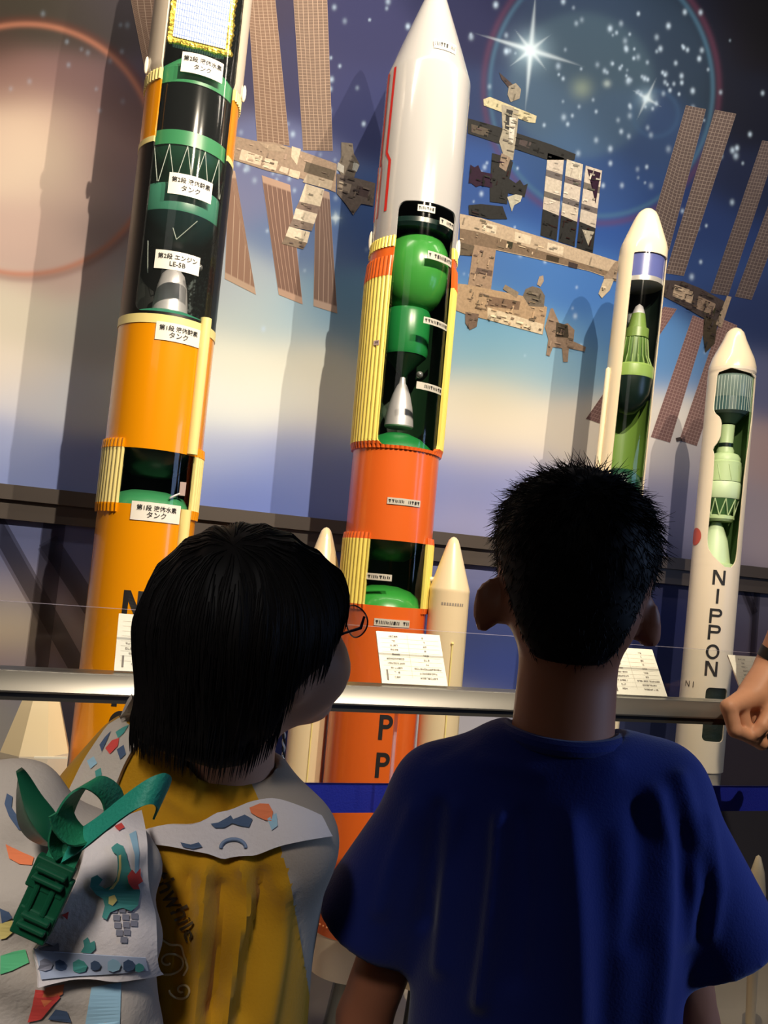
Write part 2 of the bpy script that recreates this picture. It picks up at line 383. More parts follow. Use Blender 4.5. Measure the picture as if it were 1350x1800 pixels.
solar([(1362,330),(1395,335),(1321,527),(1292,521)], (84,70,66), (125,108,98), 5, 34)
solar([(1167,539),(1190,543),(1056,745),(1030,736)], (122,88,80), (160,125,112), 6, 36)
solar([(1218,554),(1243,564),(1178,778),(1144,768)], (124,90,82), (165,132,118), 6, 38)
solar([(1267,560),(1296,572),(1225,784),(1194,774)], (124,92,82), (165,132,118), 6, 38)
cr, ta, dk = (244, 212, 174), (182, 150, 122), (112, 92, 76)
printed('truss_print', [
    ([(408,238),(450,248),(482,250),(548,272),(592,288),(590,338),(560,326),(530,314),(470,300),(408,280)], ta),
    ([(425,262),(462,275),(458,291),(420,280)], cr), ([(466,277),(489,284),(485,300),(461,294)], cr), ([(494,292),(508,296),(505,306),(490,300)], cr), ([(510,297),(528,302),(525,315),(507,309)], cr),
    ([(538,284),(590,300),(586,318),(534,302)], dk), ([(540,305),(585,318),(582,334),(532,320)], (205,178,145)),
    ([(513,257),(529,262),(522,290),(512,276)], cr), ([(455,250),(505,258),(500,268),(470,264)], (190,160,130)),
    ([(537,323),(570,333),(563,363),(526,354)], (240,214,178)), ([(526,354),(563,363),(558,376),(520,366)], (150,124,104)),
    ([(520,366),(558,376),(552,394),(515,384)], (244,220,184)), ([(515,384),(552,394),(548,406),(508,398)], (148,124,104)),
    ([(508,398),(545,408),(540,427),(502,415)], (246,222,186)), ([(502,415),(540,427),(533,438),(495,428)], (140,116,96)),
    ([(600,250),(620,252),(622,270),(632,288),(626,300),(622,314),(600,308),(592,294),(600,276)], (130,112,92)),
    ([(594,285),(605,292),(604,305),(592,298)], (205,195,172)), ([(622,284),(632,290),(627,302),(619,298)], (205,195,172)),
    ([(592,305),(622,312),(660,322),(656,362),(635,358),(621,378),(606,356),(592,340)], (120,102,84)),
    ([(596,318),(618,324),(614,340),(594,334)], (168,146,120)), ([(628,326),(650,332),(646,348),(626,342)], (92,76,62)),
])
def K(x, y): return (800 + x / 2.4545, y / 2.4545)
def k(*p): return [K(*q) for q in p]
printed('docked_module_print', [
    (k((55,510),(180,545),(300,585),(420,625),(520,665),(515,690),(400,690),(250,640),(160,610),(55,575)), (28,24,22)),
    (k((70,535),(150,558),(140,590),(70,570)), (90,70,60)), (k((280,600),(330,615),(320,640),(275,622)), (80,66,54)),
    (k((190,312),(250,365),(240,390),(200,340)), (70,56,44)), (k((232,372),(262,358),(285,385),(278,425),(240,440),(226,408)), (150,135,112)),
    (k((122,428),(150,418),(352,500),(346,530),(320,528),(124,455)), (205,185,140)),
    (k((200,450),(275,470),(268,560),(250,690),(215,690),(190,610),(205,560)), (165,150,125)), (k((222,470),(250,478),(232,560),(214,560)), (60,54,46)),
    (k((235,505),(262,510),(250,620),(232,600)), (220,205,178)),
    (k((160,660),(232,680),(250,700),(232,780),(225,880),(150,870),(150,790)), (34,26,24)), (k((200,660),(240,680),(220,740),(190,720)), (150,125,100)),
    (k((66,710),(84,722),(100,712),(112,740),(160,750),(160,810),(110,800),(90,806),(70,790),(58,790)), (26,22,22)),
    (k((232,770),(262,790),(280,775),(296,800),(314,792),(300,850),(270,842),(225,832)), (30,26,26)), (k((225,850),(262,838),(290,845),(282,870),(255,885),(245,912)), (190,178,150)),
    (k((58,885),(110,880),(205,890),(225,945),(150,945),(60,925)), (44,36,32)),
])
printed('radiator_print', [q for j in range(3) for q in (lambda a, b: [
    (k(a(0), b(0), b(.20), a(.20)), (205,185,160)), (k(a(.20), b(.20), b(.28), a(.28)), (110,98,86)), (k(a(.28), b(.28), b(.46), a(.46)), (205,185,160)),
    (k(a(.46), b(.46), b(.53), a(.53)), (105,94,84)), (k(a(.53), b(.53), b(.70), a(.68)), (200,180,155)), (k(a(.68), b(.70), b(1), a(1)), (30,22,20))])(
    (lambda j: lambda t: (400 - 32 * t + 82 * j - j * 4 * t, 660 + 355 * t + j * 27))(j), (lambda j: lambda t: (470 - 32 * t + 82 * j - j * 4 * t, 682 + 355 * t + j * 27))(j))] +
    [(k((570,728),(628,745),(606,880)), (26,20,20)), (k((548,990),(600,1000),(575,1060)), (170,155,130))])
printed('main_truss_print', [
    (k((20,922),(110,940),(600,1095),(702,1128),(690,1210),(580,1170),(300,1105),(160,1075),(20,1062)), (196,168,132)),
    (k((20,985),(100,1000),(560,1140),(690,1180),(690,1205),(580,1168),(300,1102),(160,1072),(20,1060)), (128,104,80)),
    (k((120,958),(180,974),(176,1010),(116,996)), (228,204,168)), (k((260,1000),(330,1020),(324,1056),(256,1038)), (226,200,164)), (k((400,1045),(470,1066),(464,1100),(396,1080)), (226,200,164)),
    (k((225,1040),(250,1046),(246,1072),(222,1066)), (54,44,36)), (k((395,1098),(450,1112),(446,1134),(392,1120)), (60,48,38)), (k((490,1128),(530,1140),(526,1160),(488,1150)), (60,48,38)),
    ([(833,430),(872,438),(858,548),(817,541)], (166,136,106)), ([(838,470),(866,476),(864,486),(836,480)], (110,88,70)), ([(806,425),(834,432),(830,450),(806,448)], (104,86,68)),
    ([(800,498),(820,500),(918,520),(962,540),(954,588),(857,562),(818,552),(800,545)], (186,150,112)), ([(857,540),(955,570),(953,588),(857,562)], (226,198,158)), ([(857,520),(915,530),(912,545),(857,538)], (130,104,80)),
    ([(919,520),(924,508),(936,503),(950,507),(958,520),(956,540),(930,538)], (120,104,84)), ([(944,500),(948,486),(955,484),(956,494),(950,504)], (176,150,120)),
    ([(818,548),(842,552),(838,574),(826,580),(818,568)], (120,98,76)), ([(888,500),(912,514),(908,524),(884,508)], (150,126,98)),
    ([(958,575),(968,542),(972,542),(985,572),(998,568),(1010,580),(1008,600),(1030,610),(1028,618),(1000,612),(998,636),(990,636),(988,612),(972,610),(966,626),(960,624),(964,596)], (150,122,96)),
    ([(978,566),(998,572),(1000,594),(976,592)], (70,56,46)),
    (k((690,1130),(705,1125),(700,1215),(640,1200)), (150,124,98)), ([(1062,490),(1080,490),(1072,510),(1058,524),(1052,516)], (196,172,136)),
    ([(1165,492),(1200,494),(1232,507),(1274,530),(1268,572),(1235,558),(1200,538),(1165,520)], (70,58,48)), ([(1186,500),(1220,512),(1216,534),(1182,520)], (178,152,122)), ([(1228,520),(1258,534),(1254,556),(1224,542)], (140,116,92)),
    ([(1238,554),(1262,566),(1256,604),(1240,620),(1236,590)], (64,52,44)), ([(1278,520),(1286,522),(1268,576),(1258,570)], (160,136,108)),
    ([(1130+58,770),(1196,768),(1200,774),(1190,776)], (60,50,46)),
])
# --- the dark ledge across the mural, and the low plinth
tr = obj('trim_1', G().box((-2.2, WY - 0.03, 1.262), (4.2, WY, 1.297)).box((-2.2, WY - 0.018, 1.216), (4.2, WY, 1.262)).geo(), M('ledge_paint', (72, 64, 60), 0.5), smooth=False); tr['kind'] = 'structure'
PZ = 0.13
pl = obj('trim_2', G().box((-2.2, 1.42, 0), (4.2, WY, PZ)).geo(), M('plinth_laminate', (196, 180, 158), 0.5, noise=(9, .05)), smooth=False); pl['kind'] = 'structure'

# tinted strips standing in for crossing cast shadows on the wall under the ledge
shade_mat = glass('shadow_tint', tint=(.50, .48, .47), refl=.3)
def shadow_strip(p0, p1, wd):
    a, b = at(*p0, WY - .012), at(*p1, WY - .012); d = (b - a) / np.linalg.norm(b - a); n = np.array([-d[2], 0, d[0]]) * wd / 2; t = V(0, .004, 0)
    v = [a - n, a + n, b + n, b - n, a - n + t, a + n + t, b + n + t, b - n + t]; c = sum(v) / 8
    o = obj('wall_shadow', (v, [[0, 1, 2, 3]]), shade_mat, wall, smooth=False)
for q in (((-14, 905), (146, 1190), .040), ((84, 950), (196, 1120), .044), ((98, 905), (64, 1180), .050), ((1298, 1000), (1327, 1078), .024), ((1333, 1010), (1322, 1180), .026)): shadow_strip(*q)
# ------------------------------------------------------------------ rockets
RY = 1.85
class Rocket:
    """axis almost upright through (x, RY); theta 0 faces the hall's middle, + turns to the right"""
    def __init__(s, name, label, x0, z0, kx, cat='model rocket', group=None, base=PZ):
        s.x0, s.z0, s.kx = x0, z0, kx; s.y = RY
        s.root = thing(name, (s.ax(base), s.y, base), label, cat, group)
        d = np.array([-s.ax(1.3), -s.y]); d /= np.linalg.norm(d); s.f = np.array([d[0], d[1], 0]); s.r = np.array([-d[1], d[0], 0])
        if s.r[0] < 0: s.r = -s.r
    def ax(s, z): return s.x0 + s.kx * (z - s.z0)
    def Z(s, py):
        lo, hi = 0.0, 3.2
        for _ in range(40):
            mid = (lo + hi) / 2; d = np.array([s.ax(mid), s.y, mid]) - CAM
            if 900 - FOC * (d @ UP) / (d @ FW) > py: lo = mid
            else: hi = mid
        return lo
    def P(s, r, th, z):
        th = math.radians(th)
        return np.array([s.ax(z), s.y, z]) + r * (math.cos(th) * s.f + math.sin(th) * s.r)
    def shell(s, name, mat, prof, win=None, thick=0.004, ribs=None, parent=None, label=None, dt=4.0, rib_range=None, cap=False):
        """prof = [(z, r)...]; win = list of dicts(z0,z1,a,b,rc); hollow shell with the windows cut out"""
        prof = sorted(prof); zs0 = [p[0] for p in prof]; rs0 = [p[1] for p in prof]
        za, zb = zs0[0], zs0[-1]
        wl = [w_ for w_ in (win or []) if w_['z1'] > za and w_['z0'] < zb]
        br = sorted({za, zb} | {min(max(z, za), zb) for w_ in wl for z in (w_['z0'], w_['z1'])})
        if ribs: dt = 360.0 / ribs[0] / 8
        g = G()
        for a_, b_ in zip(br[:-1], br[1:]):
            mid = (a_ + b_) / 2; w_ = next((q for q in wl if q['z0'] <= mid <= q['z1']), None)
            zz = {a_, b_} | {z for z in zs0 if a_ < z < b_}
            if w_:
                rc = w_.get('rc', 0)
                for i in range(1, 9):
                    t = rc * (1 - math.cos(i * math.pi / 16))
                    for z in (w_['z0'] + t, w_['z1'] - t):
                        if a_ < z < b_: zz.add(z)
                zz |= {a_ + (b_ - a_) * i / max(1, int((b_ - a_) / 0.02)) for i in range(max(1, int((b_ - a_) / 0.02)))}
                if w_.get('fn'): zz |= {a_ + (b_ - a_) * i / 60 for i in range(60)}
            zz = sorted(zz); rows = []
            for z in zz:
                r = float(np.interp(z, zs0, rs0))
                if w_: A, B = s.edge(w_, z, r)
                else: A, B = 180.0, 180.0
                if w_: t0, t1 = B, A + 360
                else: t0, t1 = 180.0, 540.0
                rows.append((z, r, t0, t1))
            n = max(12, int(round(max(q[3] - q[2] for q in rows) / dt)))
            vo = []; vi = []
            for z, r, t0, t1 in rows:
                for k in range(n + 1):
                    th = t0 + (t1 - t0) * k / n; rr = r
                    if ribs:
                        ph = (th % 360) / 360 * ribs[0]; rr = r + ribs[1] * abs(math.cos(math.pi * ph)) ** 0.7
                    vo.append(s.P(rr, th, z)); vi.append(s.P(max(r - thick, .0005), th, z))
            N = n + 1; R_ = len(rows); f = []; off = len(vo)
            for i in range(R_ - 1):
                for k in range(n):
                    a = i * N + k; f.append([a, a + 1, a + N + 1, a + N]); a += off; f.append([a, a + N, a + N + 1, a + 1])
                if w_:
                    for k, fl in ((0, 0), (n, 1)):
                        a = i * N + k; q = [a, a + N, a + N + off, a + off]; f.append(q if not fl else q[::-1])
            for i, fl in ((0, 1), (R_ - 1, 0)):
                for k in range(n):
                    a = i * N + k; q = [a, a + 1, a + 1 + off, a + off]; f.append(q if not fl else q[::-1])
            g.add(vo + vi, f)
        return obj(name, g.geo(), mat, parent or s.root, angle=40, label=label)
    def edge(s, w_, z, r):
        if w_.get('fn'): return w_['fn'](z)
        rc = w_.get('rc', 0); ins = 0
        for e in (z - w_['z0'], w_['z1'] - z):
            if rc and e < rc: ins = max(ins, rc - math.sqrt(max(0, rc * rc - (rc - e) ** 2)))
        da = math.degrees(ins / r); return w_['a'] + da, w_['b'] - da
    def solid(s, name, mat, prof, dx=0.0, dth=0.0, parent=None, label=None, n=48, ang=35):
        """lathe on the axis, or on a line dx off it at angle dth"""
        g = G(); o = s.P(dx, dth, 0) - s.P(0, 0, 0); v = []; f = []
        pr = prof
        for z, r in pr:
            for k in range(n): v.append(s.P(max(r, 1e-5), k * 360.0 / n, z) + o)
        for i in range(len(pr) - 1):
            for k in range(n):
                k2 = (k + 1) % n; q = [i * n + k, i * n + k2, (i + 1) * n + k2, (i + 1) * n + k]
                f.append(q if pr[i + 1][0] >= pr[i][0] or pr[i + 1][1] != pr[i][1] and pr[i + 1][0] > pr[0][0] else q)
        f.append(list(range(n))[::-1]); f.append([(len(pr) - 1) * n + k for k in range(n)])
        g.add(v, f); return obj(name, g.geo(), mat, parent or s.root, angle=ang, label=label)
    def patch(s, name, mat, r, a, b, z0, z1, parent=None, label=None, dt=3.0, thick=0.0012):
        n = max(2, int((b - a) / dt)); v = []
        for rr in (r, r + thick):
            for z in (z0, z1):
                for k in range(n + 1): v.append(s.P(rr, a + (b - a) * k / n, z))
        N = n + 1; f = []
        for k in range(n):
            f += [[2 * N + k, 2 * N + k + 1, 3 * N + k + 1, 3 * N + k], [k, N + k, N + k + 1, k + 1],
                  [k, k + 1, 2 * N + k + 1, 2 * N + k], [N + k, 3 * N + k, 3 * N + k + 1, N + k + 1]]
        f += [[0, 2 * N, 3 * N, N], [n, N + n, 3 * N + n, 2 * N + n]]
        return obj(name, (v, f), mat, parent or s.root, angle=40, label=label)
    def text(s, name, txt, size, r, th, z, mat, parent=None, bold=0.0, spacing=1.0, line=1.0):
        v, f = text_mesh(txt, size, bold=bold, spacing=spacing, line=line)
        if not len(v): return None
        p = [s.P(r, th + math.degrees(x / r), z + y) for x, y in v]
        return obj(name, (p, f), mat, parent or s.root, smooth=False)
    def polycurve(s, name, mat, r, pts, wd, parent=None):
        """a painted stripe: pts = [(theta, z)] with width wd"""
        g = G(); v = []
        for i, (t, z) in enumerate(pts):
            h = math.degrees(wd / 2 / r); v += [s.P(r, t - h, z), s.P(r, t + h, z)]
        g.add(v, [[2 * i, 2 * i + 1, 2 * i + 3, 2 * i + 2] for i in range(len(pts) - 1)])
        return obj(name, g.geo(), mat, parent or s.root)
    def sticker(s, txts, r, a, b, z0, z1, size, kind='label', marks=None, tone=None):
        """white sticker with printing; txts = [(text, z fraction, size)]"""
        p = s.patch('sticker', tone or M('sticker_paper', (242, 236, 226), 0.35), r, a, b, z0, z1)
        g = None; mid = (a + b) / 2; ink_ = M('black_print', (24, 22, 24), 0.6)
        allv = []; allf = []
        for t, fr, sz in txts:
            v, f = text_mesh(t, sz, bold=0.012)
            n = len(allv); allv += [s.P(r + .0022, mid + math.degrees(x / r), z0 + (z1 - z0) * fr + y) for x, y in v]; allf += [[i + n for i in q] for q in f]
        if marks:                                  # blurred characters: small dark strokes, not legible in the photo either
            for i in range(marks):
                if rnd.random() < .12: continue
                c = a + (b - a) * (i + .8) / (marks + .6); hw = (b - a) / (marks + .6) * .36; q = z0 + (z1 - z0) * .28; t_ = z0 + (z1 - z0) * .74
                for (u0, u1, w0, w1) in rnd.choice((((-1, -.5, 0, 1), (.4, 1, 0, 1)), ((-1, .9, .6, 1), (-.3, .4, 0, .6)), ((-.9, .9, 0, 1),), ((-1, -.4, .1, 1), (.1, .7, 0, .8)))):
                    n = len(allv); allv += [s.P(r + .0022, c + hw * x, q + (t_ - q) * y) for x, y in ((u0, w0), (u1, w0), (u1, w1), (u0, w1))]; allf.append([n, n + 1, n + 2, n + 3])
        if allv: obj('lettering', (allv, allf), ink_, p, smooth=False)
        return p

acr = glass('clear_acrylic', refl=.85, ior=1.38)
dusty = glass('dusty_acrylic', refl=.85, ior=1.38, haze=0.006, hazecol=(.8, .9, .9))
orange1 = M('amber_paint', (236, 150, 2), 0.22, coat=0.5); cream = M('cream_paint', (244, 226, 150), 0.35); blackp = M('black_paint', (20, 19, 18), 0.35)
white_f = M('ivory_paint', (222, 206, 186), 0.25, coat=0.4); greenE = M('emerald_paint', (58, 140, 90), 0.35); darkg = M('dark_green_paint', (14, 38, 34), 0.3)
silver = M('brushed_nozzle', (226, 224, 226), 0.38, metal=0.55); white_w = M('white_wire', (190, 200, 190), 0.5); ink_m = M('black_print', (24, 22, 24), 0.6)
def liner_mat():
    mt = bpy.data.materials.new('speckled_black_liner'); mt.use_nodes = True; nt = mt.node_tree; b = nt.nodes['Principled BSDF']
    tc = nt.nodes.new('ShaderNodeTexCoord'); n = nt.nodes.new('ShaderNodeTexNoise'); n.inputs['Scale'].default_value = 130; n.inputs['Detail'].default_value = 6
    n2 = nt.nodes.new('ShaderNodeTexNoise'); n2.inputs['Scale'].default_value = 9
    nt.links.new(tc.outputs['Object'], n.inputs['Vector']); nt.links.new(tc.outputs['Object'], n2.inputs['Vector'])
    ad = nt.nodes.new('ShaderNodeMath'); ad.operation = 'ADD'; nt.links.new(n.outputs['Fac'], ad.inputs[0]); nt.links.new(n2.outputs['Fac'], ad.inputs[1])
    r = nt.nodes.new('ShaderNodeMapRange'); r.inputs['From Min'].default_value = 1.10; r.inputs['From Max'].default_value = 1.22; nt.links.new(ad.outputs[0], r.inputs['Value'])
    mx = nt.nodes.new('ShaderNodeMix'); mx.data_type = 'RGBA'; mx.inputs['A'].default_value = (.006, .008, .007, 1); mx.inputs['B'].default_value = (.16, .2, .2, 1)
    nt.links.new(r.outputs['Result'], mx.inputs['Factor']); nt.links.new(mx.outputs['Result'], b.inputs['Base Color']); b.inputs['Roughness'].default_value = .45
    return mt
liner1 = liner_mat()

# ============ the amber rocket on the left
A = Rocket('model_rocket', 'amber cutaway model rocket with black upper stage and white fairing', 0.108, 1.5, 0.0)
z = A.Z; R1 = 0.100
WA, WB = -43, 57
zFair, zOr, zBk, zCr1, zCr0, zI1, zI0 = z(165), z(183), z(288), z(577), z(592), z(800), z(893)
winA = [dict(z0=z(572), z1=2.62, a=WA, b=WB, rc=0.018)]
A.shell('fairing', white_f, [(zFair, R1), (zFair + .012, .1035), (2.45, .1035), (2.6, .095), (2.75, .05), (2.80, .012)], [dict(z0=0, z1=2.55, a=WA, b=WB, rc=0.02)])
A.shell('fairing_ring', cream, [(zOr, R1), (zFair, R1)], winA, ribs=(64, .004))
A.shell('second_stage', orange1, [(zBk + .012, R1), (zOr, R1)], winA)
A.shell('stage_band', cream, [(zBk, R1 + .001), (zBk + .012, R1 + .001)], winA)
A.shell('interstage', blackp, [(zCr1, R1), (zBk, R1)], winA)
A.shell('stage_band', cream, [(zCr0, R1 + .0015), (zCr1, R1 + .0015)])
winI = [dict(z0=0, z1=9, a=-36, b=56)]
A.shell('first_stage', orange1, [(zI1, R1), (zCr0, R1)], label='amber oxygen tank section')
A.shell('flange', orange1, [(zI1, R1 + .002), (zI1 + .018, R1 + .0005)], winI, ribs=(60, .004))
A.shell('intertank', cream, [(zI0, R1 + .001), (zI1, R1 + .001)], winI, ribs=(60, .004))
A.shell('flange', orange1, [(zI0 - .018, R1 + .0005), (zI0, R1 + .002)], winI, ribs=(60, .004))
A.shell('first_stage', orange1, [(0.42, R1), (zI0, R1)], label='long amber hydrogen tank section')
A.shell('engine_section', white_f, [(0.27, R1 * .98), (0.42, R1)])
A.solid('engine_nozzle', silver, [(PZ, .07), (.2, .055), (.27, .03)])
# inside
A.shell('liner', liner1, [(z(590), R1 - .006), (2.55, R1 - .006)], [dict(z0=0, z1=9, a=WA - 3, b=WB + 3)], thick=.001)
A.solid('oxygen_tank_dome', M('sea_green_paint', (46, 130, 102), 0.4), [(zCr0 - .002, .094), (zCr1 + .002, .093), (zCr1 + .016, .080), (zCr1 + .026, .055), (zCr1 + .032, .0)])
A.solid('hydrogen_tank', M('glossy_black_tank', (8, 9, 10), 0.12), [(z(268), .088), (z(250), .0885), (z(205), .0885), (z(180), .088)])
A.solid('tank_ring', greenE, [(z(290), .0905), (z(266), .0905)]); A.solid('tank_ring', greenE, [(z(186), .0905), (z(160), .0905), (z(148), .078), (z(126), .05), (z(116), .02), (z(113), 0)])
A.solid('tank_dome', M('deep_green_paint', (20, 66, 46), 0.35), [(z(345), 0), (z(338), .04), (z(322), .07), (z(302), .084), (z(289), .088)])
for i in range(-2, 4):
    for s_ in (-11, 11): a0 = i * 24; obj('truss_wire', G().tube([A.P(.0895, a0, z(291)), A.P(.088, a0 + s_, z(352))], .0008, 5).geo(), white_w, A.root)
A.solid('oxygen_tank', M('muted_green_paint', (60, 128, 104), 0.35), [(z(398), .086), (z(395), .087), (z(358), .087), (z(352), .083)])
A.solid('oxygen_tank_dome', M('night_green_paint', (10, 42, 42), 0.3), [(z(448), 0), (z(444), .03), (z(432), .058), (z(412), .078), (z(398), .086)])
for p0, p1 in ((A.P(.07, -16, z(392) - .02), A.P(.064, -2, z(440))), (A.P(.088, 24, z(392) - .02), A.P(.064, -2, z(440))), (A.P(.09, -40, z(452)), A.P(.07, -48, z(500)))): obj('thrust_strut', G().tube([p0, p1], .0009, 5).geo(), white_w, A.root)
A.solid('engine_nozzle', silver, [(z(553), .036), (z(552), .038), (z(535), .036), (z(505), .031), (z(485), .024), (z(474), .012), (z(468), .010)], label='silver bell nozzle')
A.solid('engine_head', M('dark_metal', (70, 72, 76), 0.35, metal=.6), [(z(470), .012), (z(448), .016), (z(436), .017), (z(434), .022), (z(431), .022)])
g = G().ball(A.P(.074, 42, z(478)), .008, 14, 9); obj('pressure_bottle', g.geo(), M('grey_metal', (120, 122, 120), 0.3, metal=.5), A.root)
# satellite inside the fairing: gold foil frame round a solar panel
zs0, zs1 = z(110), z(-110)
sat_g = M('gold_foil', (210, 180, 70), 0.25, metal=0.8, bump=(90, 1.0))
g = G(); n_ = 16
def satp(t, zz, dep): return A.P(0, 0, zz) + A.f * dep + A.r * t
for (t0, t1, za_, zb_) in ((-.066, -.054, zs0, zs1), (.054, .066, zs0, zs1), (-.066, .066, zs0, zs0 + .014)):
    ln = zb_ - za_ if t1 - t0 < .03 else t1 - t0; k_ = 26 if t1 - t0 < .03 else 14
    for i in range(k_):                            # crumpled foil: many little facets
        if t1 - t0 < .03: c = ((t0 + t1) / 2, za_ + ln * (i + .5) / k_)
        else: c = (t0 + ln * (i + .5) / k_, (za_ + zb_) / 2)
        p = satp(c[0] + rnd.uniform(-.001, .001), c[1], .05); rr = [.009 + rnd.random() * .003, .006, .007 + rnd.random() * .003]
        g.ball(p, rr, 6, 4)
sp = obj('satellite_frame', g.geo(), sat_g, A.root, smooth=False)
v = [satp(-.055, zs0 + .012, .056), satp(.055, zs0 + .012, .056), satp(.055, zs1, .056), satp(-.055, zs1, .056)]
v += [p - A.f * .04 for p in v]
def cells():
    mt = bpy.data.materials.new('solar_cells'); mt.use_nodes = True; nt = mt.node_tree; b = nt.nodes['Principled BSDF']
    tc = nt.nodes.new('ShaderNodeTexCoord'); br = nt.nodes.new('ShaderNodeTexBrick'); br.offset = 0
    mp = nt.nodes.new('ShaderNodeMapping'); mp.inputs['Rotation'].default_value = (math.radians(90), 0, 0); nt.links.new(tc.outputs['Object'], mp.inputs['Vector']); nt.links.new(mp.outputs['Vector'], br.inputs['Vector'])
    br.inputs['Scale'].default_value = 1; br.inputs['Brick Width'].default_value = .005; br.inputs['Row Height'].default_value = .014; br.inputs['Mortar Size'].default_value = .0007
    br.inputs['Color1'].default_value = (.82, .88, 1, 1); br.inputs['Color2'].default_value = (.74, .84, 1, 1); br.inputs['Mortar'].default_value = (.12, .22, .6, 1)
    nt.links.new(br.outputs['Color'], b.inputs['Base Color']); b.inputs['Roughness'].default_value = .32; b.inputs['Metallic'].default_value = .15; return mt
obj('satellite_panel', (v, [[0, 1, 2, 3], [4, 7, 6, 5], [0, 4, 5, 1], [1, 5, 6, 2], [2, 6, 7, 3], [3, 7, 4, 0]]), cells(), A.root, smooth=False)
A.patch('window_pane', dusty, R1 - .0008, WA, WB, z(572), 2.55, thick=.0006)
# intertank inside
A.shell('liner', darkg, [(zI0 - .01, R1 - .006), (zI1 + .01, R1 - .006)], [dict(z0=0, z1=9, a=-42, b=62)], thick=.001)
A.solid('tank_dome', greenE, [(zI0 - .006, .093), (zI0 + .006, .090), (zI0 + .024, .07), (zI0 + .034, .04), (zI0 + .037, 0)])
A.solid('oxygen_tank_dome', M('dark_green_paint', (14, 38, 34), 0.3), [(zI0 + .062, 0), (zI0 + .066, .04), (zI1 - .022, .07), (zI1 + .004, .09), (zI1 + .008, .092)])
g = G().box((-.006, -.003, -.014), (.006, .003, .014), c=A.P(.084, 50, z(857))); obj('valve_box', g.geo(), M('pink_grey_plastic', (190, 165, 160), .5), A.root, smooth=False)
g = G().tube([A.P(.082, 46, z(866)), A.P(.08, 36, z(872)), A.P(.086, 28, z(876))], .0022, 6); obj('valve_pipe', g.geo(), silver, A.root)
A.patch('window_pane', acr, R1 - .001, -36, 56, zI0, zI1, thick=.0006)
# long feed pipe on the right
g = G(); pth = 46
for za_, zb_ in ((zI1 + .002, z(566)), (0.5, zI0 - .0)):
    pts = [A.P(R1 + .004, pth, za_), A.P(R1 + .004, pth, zb_)]; rr = [.0115, .0115]
    if zb_ > 1.7: pts += [A.P(R1 + .004, pth, zb_ + .006), A.P(R1 + .004, pth, zb_ + .010), A.P(R1 + .004, pth, zb_ + .0115)]; rr += [.0100, .0062, .001]
    g.tube(pts, rr, 14)
obj('feed_pipe', g.geo(), M('pale_yellow_paint', (246, 228, 150), .35), A.root)
# small white clips at the fairing joint
for th_ in (-72, 84): obj('fairing_clip', G().ball(A.P(.107, th_, zFair + .02), [.005, .005, .02], 8, 6).geo(), M('white_plastic', (240, 232, 215), .3), A.root)
# stickers
def stick2(R, r, pl, pr, pt, pb, t1, t2, s1=.0118, s2=.0135, off=0):
    return R.sticker([(t1, .67, s1), (t2, .30, s2)], r, pl, pr, R.Z(pb), R.Z(pt), 0)
stick2(A, .1045, -17, 31, 143, 176, '第2段 液体水素', 'タンク', s2=.0125)
stick2(A, .1008, -17, 35, 342, 377, '第2段 液体酸素', 'タンク')
stick2(A, .1008, -23, 29, 471, 502, '第2段 エンジン', 'LE-5B')
stick2(A, .1008, -13, 40, 589, 619, '第1段 液体酸素', 'タンク')
stick2(A, .1008, -18, 39, 888, 919, '第1段 液体水素', 'タンク')
def letter(ch, h, w, t):
    """plain bold capitals for the stacked words: quads in a box w x h"""
    a, b, c, d = -w / 2, w / 2, -h / 2, h / 2; q = []
    def rc(x0, x1, y0, y1): n = 6; return [[(x0 + (x1 - x0) * i / n, y0), (x0 + (x1 - x0) * (i + 1) / n, y0), (x0 + (x1 - x0) * (i + 1) / n, y1), (x0 + (x1 - x0) * i / n, y1)] for i in range(n)]
    if ch == 'N':
        q += rc(a, a + t, c, d) + rc(b - t, b, c, d); k = t * 1.25
        q += [[(a + (w - k) * i / 8, d - h * i / 8), (a + (w - k) * (i + 1) / 8, d - h * (i + 1) / 8), (a + k + (w - k) * (i + 1) / 8, d - h * (i + 1) / 8), (a + k + (w - k) * i / 8, d - h * i / 8)] for i in range(8)]
    elif ch == 'I': q += rc(-t / 2, t / 2, c, d)
    elif ch == 'P':
        q += rc(a, a + t, c, d); r = h * .28; y = d - r; x = b - r
        q += rc(a + t, x, d - t, d) + rc(a + t, x, d - 2 * r, d - 2 * r + t)
        for i in range(14):
            a0, a1 = -math.pi / 2 + math.pi * i / 14, -math.pi / 2 + math.pi * (i + 1) / 14
            q.append([(x + r * math.cos(a0), y + r * math.sin(a0)), (x + r * math.cos(a1), y + r * math.sin(a1)), (x + (r - t) * math.cos(a1), y + (r - t) * math.sin(a1)), (x + (r - t) * math.cos(a0), y + (r - t) * math.sin(a0))])
    else:
        for i in range(32):
            a0, a1 = 2 * math.pi * i / 32, 2 * math.pi * (i + 1) / 32; R_, r = (w * .54, h / 2), (w * .54 - t, h / 2 - t)
            q.append([(R_[0] * math.cos(a0), R_[1] * math.sin(a0)), (R_[0] * math.cos(a1), R_[1] * math.sin(a1)), (r[0] * math.cos(a1), r[1] * math.sin(a1)), (r[0] * math.cos(a0), r[1] * math.sin(a0))])
    return q
def stack(R, word, th, pys, h, w, t, r, mat=None):
    for ch, py in zip(word, pys):
        g = G(); z0 = R.Z(py)
        for q in letter(ch, h, w, t): g.add([R.P(r, th + math.degrees(x / r), z0 + y) for x, y in q], [[0, 1, 2, 3]])
        obj('lettering', g.geo(), mat or ink_m, R.root, smooth=False)
stack(A, 'NIPPON', -5, [1057 + 50 * i for i in range(6)], .050, .038, .0105, R1 + .0008)

